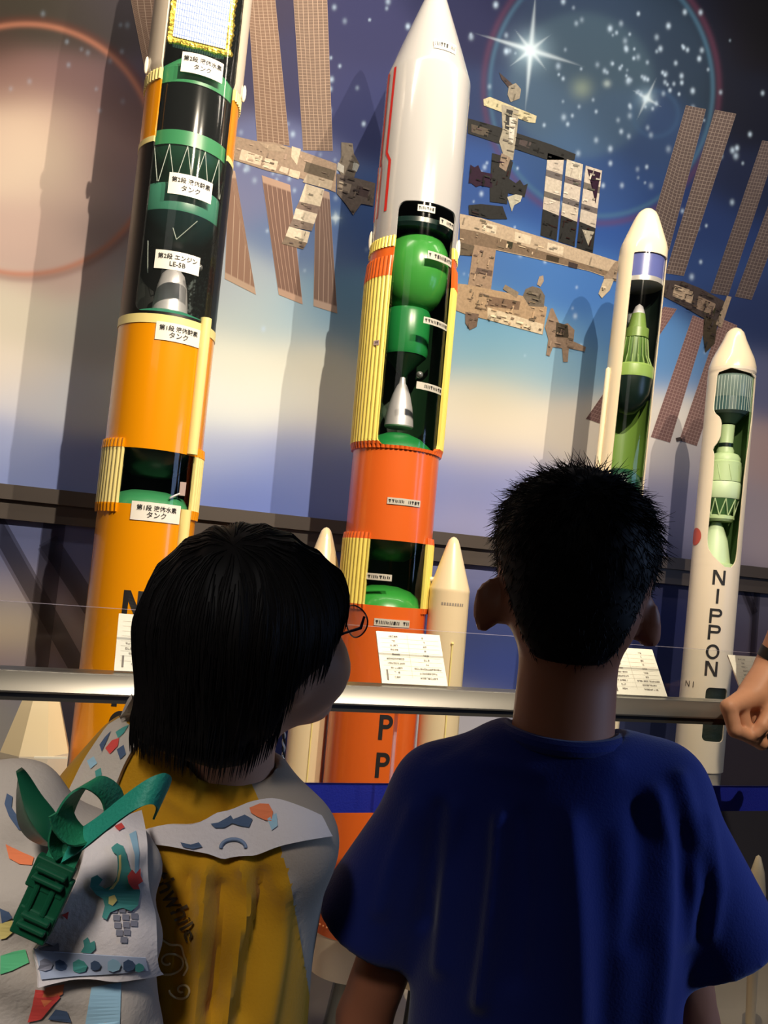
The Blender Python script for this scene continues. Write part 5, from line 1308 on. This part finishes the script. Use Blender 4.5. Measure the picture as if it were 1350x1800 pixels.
v = v + np.where(mv, dv, 0)[:, None] * RT * ((v - CAM) @ FW)[:, None] / FOC
cpx = proj(v[fa].mean(1)); nrm = np.cross(v[fa[:, 2]] - v[fa[:, 0]], v[fa[:, 3]] - v[fa[:, 1]]); back = ((CAM - v[fa].mean(1)) * nrm).sum(1) > 0
bx = np.interp(cpx[:, 1], *bxy)
lx = (v[fa].mean(1) - NG) @ RG[0]
grey = np.where(back, cpx[:, 0] > bx, lx > .075)
musm = M('mustard_cotton', (172, 124, 20), .85, spec=.1, sheen=.15, bump=(380, .25)); greym = M('oatmeal_grey_cotton', (152, 138, 122), .85, spec=.1, bump=(380, .25))
gshirt = obj('shirt', (v, f), None, girl, mats=[musm, greym], fmat=grey.astype(int)); gshirt_geo = (v, f)
shorts(NG, RG, ggz + .32, ggz + .60, .112, .09, M('navy_cotton', (34, 38, 60), .8), girl)
bv = bvh_of(gshirt_geo)
# lettering and cloud drawing printed on the shirt back
vt, ft = text_mesh('worthwhile', 44, bold=0.012)
def place_txt(vt, c, ang): 
    ca, sa = math.cos(ang), math.sin(ang); return [(c[0] + x * ca + y * sa, c[1] + x * sa - y * ca) for x, y in vt]
pp_ = place_txt(vt, (294, 1560), math.radians(64)); hv_ = [hit(bv, x, y, .0018) for x, y in pp_]
okf = [q for q in ft if all(hv_[i] is not None for i in q)]; hv_ = [h if h is not None else V(0, 0, 0) for h in hv_]
used_ = sorted({i for q in okf for i in q}); mp_ = {k_: i for i, k_ in enumerate(used_)}
if okf: obj('lettering', ([hv_[i] for i in used_], [[mp_[i] for i in q] for q in okf]), M('dark_brown_ink', (70, 52, 24), .7), gshirt, smooth=False)
g = G()
for cx_, cy_, r0_ in ((298, 1690, 34), (250, 1775, 36), (320, 1740, 22)):
    pts = [(cx_ + (r0_ * t) * math.cos(7 * t * 1.35), cy_ + (r0_ * t) * .8 * math.sin(7 * t * 1.35)) for t in np.linspace(.12, 1, 40)]
    hh = [hit(bv, x, y, .001) for x, y in pts]; hh = [h for h in hh if h is not None]
    if len(hh) > 5: g.tube(hh, .0009, 6)
pts = [(262, 1672), (268, 1655), (286, 1652), (300, 1660), (316, 1662), (322, 1680), (330, 1700), (322, 1715)]
hh = [h for h in (hit(bv, x, y, .001) for x, y in spline(pts, 40)) if h is not None]; g.tube(hh, .0009, 6)
obj('cloud_drawing', g.geo(), M('pale_ink', (206, 180, 128), .7), gshirt)
# ------------------------------------------------------------------ backpack of the child with the bob
bagm = M('ivory_print_fabric', (226, 214, 206), .8, spec=.15, bump=(260, .3)); bagg = M('stone_bag_fabric', (176, 164, 150), .8, spec=.15, bump=(260, .3)); webm = M('green_webbing', (26, 118, 80), .6, bump=(420, .4)); webd = M('dark_green_buckle', (16, 74, 48), .35)
c_ = pd(62, 1640, .655)
bag = thing('backpack', c_ - V(0, 0, .23), 'ivory dinosaur-print roll-top backpack with green straps, on the child in yellow', 'backpack')
Rbg = frame(math.radians(-6), 0, math.radians(-6))
def bag_f(P):
    q = (P - c_) @ Rbg.T
    d = rbox(P, c_ + np.array([.004, 0, -.075]) @ Rbg, (.086, .062, .155), Rbg, .045)
    d = smin(d, rbox(P, c_ + np.array([.0, -.012, -.135]) @ Rbg, (.090, .066, .07), Rbg, .04), .03)
    d = smin(d, ell(P, pd(-10, 1450, .66), (.062, .045, .052)), .035)
    return d + .003 * np.sin(q[:, 0] * 70 + 2 * np.sin(q[:, 2] * 40)) * np.cos(q[:, 2] * 55) + .002 * np.sin(q[:, 2] * 120 + q[:, 0] * 60)
v, f = snet(bag_f, c_ - V(.19, .16, .30), c_ + V(.16, .16, .24), .0055); v = smooth_v(v, f, 2)
bagbody = obj('bag_body', (v, f), bagg, bag); bgeo = (v, f)
bb = bvh_of(bgeo)
# the front flap folded over: a stiff sheet a little off the bag
fl_v, fl_f = drape_grid(bb, [(150, 1484), (132, 1540), (96, 1610), (50, 1664), (62, 1726)], [(236, 1448), (246, 1500), (250, 1600), (258, 1690), (263, 1708)], 16, 22, .012, fallback=.585, thick=.004)
fl_v = np.array(fl_v)
flap = obj('front_flap', (fl_v, fl_f), bagm, bag)
fb = bvh_of((fl_v, fl_f)); lo_v, lo_f = drape_grid(fb, [(54, 1668), (64, 1722)], [(254, 1682), (259, 1704)], 26, 6, .0016, thick=.0006); band = obj('flap_hem', (lo_v, lo_f), M('stone_blue_print', (176, 184, 200), .8), flap); lb_ = bvh_of((lo_v, lo_f)); allb = bvh_of(bgeo, (fl_v, fl_f), (lo_v, lo_f), gshirt_geo)
teal = M('teal_ink', (72, 148, 136), .8); redi = M('coral_ink', (214, 70, 60), .8); greyi = M('castle_grey_ink', (132, 130, 138), .8); navyi = M('slate_ink', (66, 84, 110), .8); yeli = M('butter_ink', (226, 204, 120), .8); bluei = M('mist_blue_ink_and_light', (150, 186, 200), .8); orai = M('tangerine_ink', (226, 120, 70), .8)
def put(b_, px, mat, parent, name='printed_shape', off=.0012):
    for k_ in (1, .88, .76, .62):                    # keep a shape that would hang over the edge inside it
        cx_, cy_ = np.mean(px, 0); d = decal(b_, [(cx_ + (x - cx_) * k_, cy_ + (y - cy_) * k_) for x, y in px], off)
        if d: break
    if d: 
        o = obj(name, d, mat, parent, smooth=False); return o
def xf(pts, c, s=1.0, a=0.0, fx=1):
    ca, sa = math.cos(a), math.sin(a); return [(c[0] + s * (fx * x * ca - y * sa), c[1] + s * (fx * x * sa + y * ca)) for x, y in pts]
# a plain long-necked dinosaur outline (units are photo pixels about its middle)
DINO = [(194, 1492), (204, 1485), (215, 1490), (220, 1502), (226, 1524), (238, 1545), (244, 1566), (240, 1590), (228, 1601), (214, 1595), (202, 1599), (192, 1604), (186, 1616), (178, 1612), (183, 1592), (180, 1580), (168, 1573), (157, 1559), (159, 1543), (170, 1538), (180, 1546), (173, 1556), (184, 1562), (198, 1556), (205, 1540), (206, 1520), (204, 1504), (197, 1500)]
put(fb, DINO, teal, flap, 'dinosaur_print', .0024)
put(fb, [(207, 1506), (211, 1505), (212, 1528), (208, 1548), (198, 1562), (190, 1564), (204, 1548), (208, 1528)], yeli, flap, 'neck_patch', .0032); put(fb, [(190, 1576), (200, 1572), (204, 1582), (196, 1592), (189, 1588)], yeli, flap, 'belly_patch', .0032)
for q in (([(0, 0), (8, -10), (14, -4), (22, -12), (22, 0), (26, 8), (18, 14), (20, 22), (10, 22), (2, 12)], (222, 1540)),): put(fb, xf(*q), redi, flap, 'spikes_print', .0034)
for i, (x, y) in enumerate(((200, 1600), (214, 1599), (228, 1598), (204, 1613), (220, 1612), (235, 1610), (206, 1626), (221, 1625), (234, 1623), (209, 1639), (222, 1638), (217, 1651))): put(fb, xf([(-6, -5), (6, -5), (6, 5), (-6, 5)], (x, y), 1, .05), greyi, flap, 'castle_block_print', .0012)
put(fb, [(226, 1468), (238, 1462), (244, 1500), (242, 1540), (236, 1535), (236, 1505)], bluei, flap, 'painted_blue_light'); put(fb, [(110, 1566), (120, 1560), (118, 1574), (106, 1586)], redi, flap, 'coral_spot'); put(fb, [(84, 1622), (96, 1628), (108, 1620), (118, 1604), (120, 1612), (110, 1626), (96, 1634), (86, 1630)], orai, flap, 'curl_print'); put(fb, [(108, 1608), (120, 1602), (118, 1616)], redi, flap, 'coral_spot'); put(fb, [(200, 1454), (212, 1448), (218, 1456), (208, 1462)], redi, flap, 'coral_spot')  # the pale blue patch paints bluish light down the flap's right edge
for x0, y0, s_, mm in ((80, 1690, .9, greyi), (106, 1690, .8, navyi), (140, 1692, 1, teal), (168, 1690, .7, navyi), (200, 1690, .9, bluei), (226, 1690, .8, navyi), (244, 1694, .7, teal)):
    put(lb_, xf([(-12, -8), (-2, -14), (8, -10), (14, -2), (10, 8), (-2, 12), (-12, 8)], (x0, y0 + 6), s_), mm, band, 'wave_print'); 
put(fb, [(56, 1656), (70, 1648), (100, 1660), (112, 1650), (116, 1672), (90, 1678), (60, 1672)], greyi, flap, 'castle_block_print'); put(fb, xf([(-10, 12), (-4, 2), (-6, -8), (2, -14), (6, -4), (14, -8), (16, 6), (8, 14)], (152, 1660)), teal, flap, 'dinosaur_print')
# lower bag and its prints
put(bb, [(62, 1738), (96, 1742), (106, 1752), (92, 1766), (72, 1790), (48, 1796), (56, 1770)], redi, bagbody, 'coral_print'); put(bb, [(80, 1735), (112, 1730), (110, 1746), (92, 1756), (78, 1768), (72, 1756)], orai, bagbody, 'tail_print'); put(bb, [(160, 1735), (212, 1726), (210, 1800), (150, 1800)], bluei, bagbody, 'mist_blue_patch'); put(bb, [(84, 1790), (98, 1772), (118, 1776), (126, 1796)], navyi, bagbody, 'slate_print')  # the mist blue patch covers the lower right side
put(bb, [(10, 1484), (38, 1498), (60, 1508), (56, 1522), (34, 1520), (16, 1510)], orai, bagbody, 'carrot_print'); put(bb, [(12, 1396), (22, 1402), (20, 1420), (34, 1440), (44, 1462), (32, 1458), (16, 1436), (8, 1414)], navyi, bagbody, 'slate_print'); put(bb, [(0, 1622), (22, 1616), (26, 1634), (10, 1648), (0, 1650)], yeli, bagbody, 'butter_print'); put(bb, [(0, 1596), (16, 1602), (22, 1612), (4, 1622)], navyi, bagbody, 'slate_print'); put(bb, [(0, 1680), (24, 1672), (44, 1668), (50, 1692), (20, 1706), (0, 1712)], M('pale_green_webbing', (92, 186, 126), .6), bagbody, 'green_tab')
# shoulder straps lying over the shirt
sb = bvh_of(gshirt_geo)
s1v, s1f = drape_grid(sb, [(232, 1228), (186, 1296), (152, 1346), (126, 1400)], [(250, 1300), (224, 1345), (206, 1390), (196, 1440)], 8, 16, .007, fallback=.765, thick=.005); st1 = obj('shoulder_strap', (s1v, s1f), M('ivory_grey_strap', (186, 174, 158), .8, bump=(260, .3)), bag, label='printed left shoulder strap')
s1b = bvh_of((s1v, s1f))
for q, mm in (([(186, 1316), (198, 1302), (210, 1298), (208, 1312), (194, 1326)], redi), ([(176, 1310), (186, 1296), (196, 1286), (190, 1300), (180, 1322)], navyi), ([(204, 1288), (216, 1280), (226, 1276), (218, 1290), (208, 1298)], teal), ([(154, 1338), (166, 1330), (172, 1342), (160, 1352)], bluei), ([(206, 1318), (218, 1310), (222, 1326), (212, 1336)], navyi), ([(168, 1356), (178, 1350), (180, 1362), (170, 1370)], teal)): put(s1b, q, mm, st1)
s2v, s2f = drape_grid(sb, [(244, 1462), (300, 1447), (350, 1443), (400, 1426), (440, 1408), (478, 1408), (520, 1424), (556, 1440)], [(246, 1480), (300, 1484), (345, 1494), (390, 1510), (430, 1511), (490, 1486), (530, 1478), (572, 1472)], 7, 30, .0085, fallback=.70, thick=.006); st2 = obj('shoulder_strap', (s2v, s2f), M('lilac_grey_strap', (204, 194, 190), .8, bump=(260, .3)), bag, label='printed right strap crossing the back')
s2b = bvh_of((s2v, s2f)); pass
for q, mm in (([(438, 1420), (456, 1413), (472, 1414), (480, 1428), (477, 1444), (466, 1442), (452, 1436), (441, 1429)], orai), ([(370, 1448), (384, 1446), (400, 1437), (406, 1433), (410, 1440), (430, 1432), (444, 1440), (438, 1454), (424, 1452), (408, 1447), (394, 1455), (378, 1455)], navyi), ([(318, 1480), (336, 1484), (350, 1480), (356, 1488), (340, 1492), (322, 1488)], navyi), ([(470, 1440), (486, 1430), (488, 1452), (478, 1460)], bluei)): put(s2b, q, mm, st2, off=.0018)
ring_ = [(410 + 22 * math.cos(a), 1490 + 15 * math.sin(a)) for a in np.linspace(math.pi * 1.0, math.pi * 2.0, 24)]
hh = [h for h in (hit(s2b, x, y, .001) for x, y in ring_) if h is not None]
if len(hh) > 5: obj('printed_shape', G().tube(hh, .0016, 6).geo(), M('mist_navy_ink', (110, 126, 150), .8), st2)
# green webbing: lower strap, buckle, loop and tail
U_ = UP; 
def wp(x, y, d): return pd(x, y, d)
pts = spline([wp(116, 1500, .575), wp(104, 1470, .570), wp(118, 1420, .562), wp(142, 1385, .560), wp(168, 1376, .566), wp(196, 1398, .578), wp(200, 1436, .582), wp(178, 1466, .574), wp(142, 1474, .566), wp(116, 1452, .560), wp(106, 1424, .556)], 60)
wdir = [RT * .35 + FW * .9 + UP * .1] * 60
obj('webbing_loop', ribbon(pts, wdir, .020), webm, bag, angle=60)
pts = spline([wp(120, 1490, .572), wp(160, 1464, .566), wp(210, 1424, .560), wp(250, 1396, .558), wp(276, 1386, .562), wp(288, 1394, .570), wp(282, 1414, .576)], 40)
obj('webbing_tail', ribbon(pts, [UP * .9 + RT * .35 + FW * (.2 + .5 * (i / 39)) for i in range(40)], .021), M('teal_webbing', (34, 140, 116), .6, bump=(420, .4)), bag, angle=60)
pts = spline([wp(128, 1462, .574), wp(112, 1502, .572), wp(100, 1530, .572)], 16); obj('webbing_strap', ribbon(pts, [RT * .91 - UP * .42] * 16, .021), webm, bag, angle=60)
lf = spline([wp(96, 1488, .590), wp(70, 1462, .588), wp(46, 1420, .590), wp(30, 1354, .596)], 24); n_ = 24; vv = []
for i in range(n_):
    w_ = .013 * math.sin(math.pi * min(1, (i + .6) / (n_ - 1) * .9 + .08)) + .0008; side = RT * .85 + UP * .5
    vv += [lf[i] - side * w_ + FW * .006, lf[i] - FW * .002, lf[i] + side * w_ + FW * .006]
ff = [[3 * i + a, 3 * i + a + 1, 3 * i + a + 4, 3 * i + a + 3] for i in range(n_ - 1) for a in (0, 1)]
o = obj('dark_green_flap', (vv, ff), webd, bag); sm = o.modifiers.new('thick', 'SOLIDIFY'); sm.thickness = .0015
g = G()
ax1 = RT * .91 - UP * .42; ax1 /= np.linalg.norm(ax1); ax2 = np.cross(ax1, FW); ax2 /= np.linalg.norm(ax2)
def bx_(c, hw, hh, t): g.box((-hw, -t, -hh), (hw, t, hh), rot=np.stack([ax1, FW, ax2], 1), c=c)
for (x, y, hw, hh, t) in ((90, 1540, .0135, .011, .0035), (78, 1582, .0135, .020, .003), (60, 1622, .0125, .010, .004)): bx_(wp(x, y, .571), hw, hh, t)
for (x, y, hw, hh, t) in ((93, 1531, .011, .0018, .0055), (87, 1548, .011, .0018, .0055), (58, 1628, .010, .0018, .0055), (66, 1612, .010, .0018, .0055)): bx_(wp(x, y, .568), hw, hh, t)
bx_(wp(91, 1575, .570), .002, .014, .004); bx_(wp(63, 1568, .570), .002, .014, .004)
o = obj('buckle', g.geo(), webd, bag, smooth=False); bm_ = o.modifiers.new('round', 'BEVEL'); bm_.width = .0012; bm_.segments = 2
pts = spline([wp(112, 1548, .578), wp(100, 1590, .578), wp(84, 1620, .58)], 12); obj('drawcord', G().tube(pts, .0012, 6).geo(), M('white_cord', (226, 222, 214), .6), bag)

# ------------------------------------------------------------------ the adult at the right edge, hand on the rail
HA = at(1318, 1246, 1.235); ad_x, ad_y = 1.47, 1.02
adult = thing('person', (ad_x, ad_y, 0), 'adult in dark clothes at the right edge, forearm and hand by the rail', 'person')
El = at(1440, 1000, 1.19); Wr = at(1356, 1170, 1.25); pass
El = V(El[0], El[1], max(El[2], 1.12))
def Aloc(x, y, z): return V(ad_x + x, ad_y + y, z)
RA = frame(math.radians(8))
def body_a(P):
    d = ell(P, Aloc(0, .02, 1.62), (.078, .098, .115)); d = smin(d, cap(P, Aloc(0, .0, 1.55), Aloc(0, -.01, 1.42), .052, .058), .02)
    d = smin(d, ell(P, Aloc(0, .05, 1.555), (.055, .06, .06)), .03); d = smin(d, cap(P, Aloc(0, .115, 1.61), Aloc(0, .13, 1.59), .009, .013), .01)
    for sx in (-1, 1): d = smin(d, ell(P, Aloc(sx * .08, .01, 1.61), (.012, .02, .032)), .008)
    d = smin(d, cap(P, Aloc(0, 0, 1.30), Aloc(0, 0, 1.0), .105, .11), .03); d = smin(d, cap(P, Aloc(-.13, 0, 1.36), Aloc(.13, 0, 1.36), .045, .045), .03)
    d = smin(d, chain(P, [Aloc(-.15, 0, 1.36), El, Wr], [.048, .040, .028], .01), .01)
    d = smin(d, chain(P, [Aloc(.17, 0, 1.36), Aloc(.22, .03, 1.08), Aloc(.20, .12, .86)], [.048, .038, .028], .01), .01)
    near = np.linalg.norm(P - Aloc(.20, .12, .86), axis=1) < .25; hd = np.full(len(P), 1.0)
    if near.any(): hd[near] = hand_sdf(P[near], Aloc(.20, .125, .85), np.stack([V(0, 1, 0), V(0, .2, -.98), V(1, 0, 0)]), 1, 1.0, .5)
    d = smin(d, hd, .01)
    for sx in (-1, 1): d = smin(d, chain(P, [Aloc(sx * .09, 0, .88), Aloc(sx * .10, .01, .48), Aloc(sx * .10, -.01, .08)], [.085, .055, .036], .02), .02)
    return d
def kn_(x, y, Y): return at(x, y, Y)
# right-hand fist over the rail: knuckles to the left, four fingers curled down its far edge, thumb underneath
pal = [kn_(1352, 1192, 1.245), kn_(1326, 1222, 1.238)]
kn0 = [kn_(1281, 1243, 1.212), kn_(1300, 1236, 1.226), kn_(1320, 1236, 1.240), kn_(1338, 1240, 1.252)]
def fist(P):
    d = cap(P, Wr, pal[1], .026, .029)
    for i in range(4): d = smin(d, cap(P, pal[1] + (kn0[i] - pal[1]) * .1, kn0[i], .021, .0145), .008)
    fg = None
    ends = (((1292, 1284), (1322, 1298), (1342, 1284)), ((1312, 1290), (1338, 1308), (1352, 1290)), ((1332, 1290), (1354, 1306), (1364, 1290)), ((1350, 1284), (1366, 1298), (1374, 1286)))
    for i, (k0, e) in enumerate(zip(kn0, ends)):
        Yk = k0[1]; pts = [k0] + [kn_(x, y, Yk + dy) for (x, y), dy in zip(e, (-.008, .002, .012))]
        q = chain(P, pts, [.0135, .0125, .0108, .0092], .003); fg = q if fg is None else smin(fg, q, .0018)
    d = smin(d, fg, .004)
    th = [kn_(1350, 1226, 1.225), kn_(1352, 1252, 1.212), kn_(1340, 1276, 1.205), kn_(1328, 1290, 1.205)]
    return smin(d, chain(P, th, [.017, .0135, .012, .0095], .004), .005)
def all_a(P):
    d = body_a(P); near = np.linalg.norm(P - HA, axis=1) < .22
    if near.any(): d[near] = smin(d[near], fist(P[near]), .008)
    return d
# coarse figure, fine hand: one surface, the hand's cells small
v, f = snet(all_a, [ad_x - .50, ad_y - .26, .03], [ad_x + .36, ad_y + .42, 1.78], .0075); v = smooth_v(v, f, 1)
dW = (El - Wr) / np.linalg.norm(El - Wr); cutp = Wr + (El - Wr) * .10                     # under the watch strap the fine cells of the hand take over
def inhand(c): return ((c - cutp) @ dW < 0) & (np.linalg.norm(c - HA, axis=1) < .24)
f1 = f[~inhand(v[f].mean(1))]
v2, f2 = snet(all_a, HA - .13, HA + .15, .0034); v2 = smooth_v(v2, f2, 1); f2 = f2[inhand(v2[f2].mean(1))]
obj('body', (np.concatenate([v, v2]), np.concatenate([f1, f2 + len(v)])), skin_a, adult)
RA0 = frame(0)
def torso_a(P):
    q = P - V(ad_x, ad_y, 0); x, y, z = q.T; a = np.interp(z, [.85, 1.1, 1.3, 1.40, 1.46], [.165, .17, .185, .16, .07]); b = np.interp(z, [.85, 1.3, 1.46], [.12, .13, .065])
    d = (np.sqrt((x / a) ** 2 + (y / b) ** 2) - 1) * b * .85; d = smax(d, z - 1.44, .02); d = np.maximum(d, .84 - z)
    for sx, E_ in ((-1, El), (1, Aloc(.22, .03, 1.08))):
        s0 = Aloc(sx * .155, 0, 1.36); H_ = s0 + (E_ - s0) * .62; ax_ = (H_ - s0) / np.linalg.norm(H_ - s0); d = smin(d, smax(cap(P, s0, H_ + ax_ * .03, .058, .06), (P - H_) @ ax_, .004), .02)
    return d
v, f = snet(torso_a, [ad_x - .42, ad_y - .24, .80], [ad_x + .42, ad_y + .24, 1.50], .009); obj('t_shirt', (smooth_v(v, f, 2), f), M('ink_navy_cotton', (24, 26, 38), .85), adult)
def legs_a(P):
    d = None
    for sx in (-1, 1):
        q = chain(P, [Aloc(sx * .085, 0, .90), Aloc(sx * .10, .01, .48), Aloc(sx * .10, -.01, .06)], [.10, .075, .062], .02); d = q if d is None else smin(d, q, .02)
    return np.maximum(np.maximum(d, P[:, 2] - .92), .05 - P[:, 2])
v, f = snet(legs_a, [ad_x - .25, ad_y - .2, .02], [ad_x + .25, ad_y + .2, .98], .010); obj('trousers', (smooth_v(v, f, 2), f), M('black_denim', (28, 28, 32), .85), adult)
def hair_a(P): return smax(smax(ell(P, Aloc(0, .015, 1.63), (.084, .104, .118)), -(P[:, 2] - 1.56), .01), (P[:, 1] - ad_y - .075) * .8 - (P[:, 2] - 1.68), .02)
v, f = snet(hair_a, [ad_x - .12, ad_y - .14, 1.5], [ad_x + .12, ad_y + .16, 1.78], .007); obj('hair', (smooth_v(v, f, 1), f), hairm, adult)
face_bits(Aloc(0, .02, 1.62), RA0, adult, 1.12)
for sx in (-1, 1): shoe('shoe', Aloc(sx * .10, 0, 0), .05, adult, (30, 30, 32))
wt = Wr + (El - Wr) * .10; dW = (El - Wr) / np.linalg.norm(El - Wr)
wa = obj('watch_strap', G().tube([wt - dW * .010, wt + dW * .010], .0305, 28).geo(), M('black_rubber', (20, 20, 22), .5), adult)
obj('watch_case', G().tube([wt + V(-.004, -.030, .016), wt + V(-.0055, -.038, .020)], .0165, 24).geo(), M('dark_steel', (60, 60, 66), .3, metal=.8), wa)
ph = at(1352, 1280, 1.225)
phone = thing('smartphone', ph, 'black smartphone held in the adult hand by the rail', 'phone')
Rp = frame(math.radians(20), 0, math.radians(12)); g = G().box((-.009, -.0045, -.036), (.060, .0045, .036), rot=Rp.T, c=ph); o = obj('case', g.geo(), M('black_rubber', (20, 20, 22), .5), phone, smooth=False); b_ = o.modifiers.new('round', 'BEVEL'); b_.width = .003; b_.segments = 3
g = G().box((-.006, -.0052, -.033), (.057, -.0044, .033), rot=Rp.T, c=ph); obj('screen', g.geo(), M('dark_screen', (14, 15, 18), .1), phone, smooth=False)
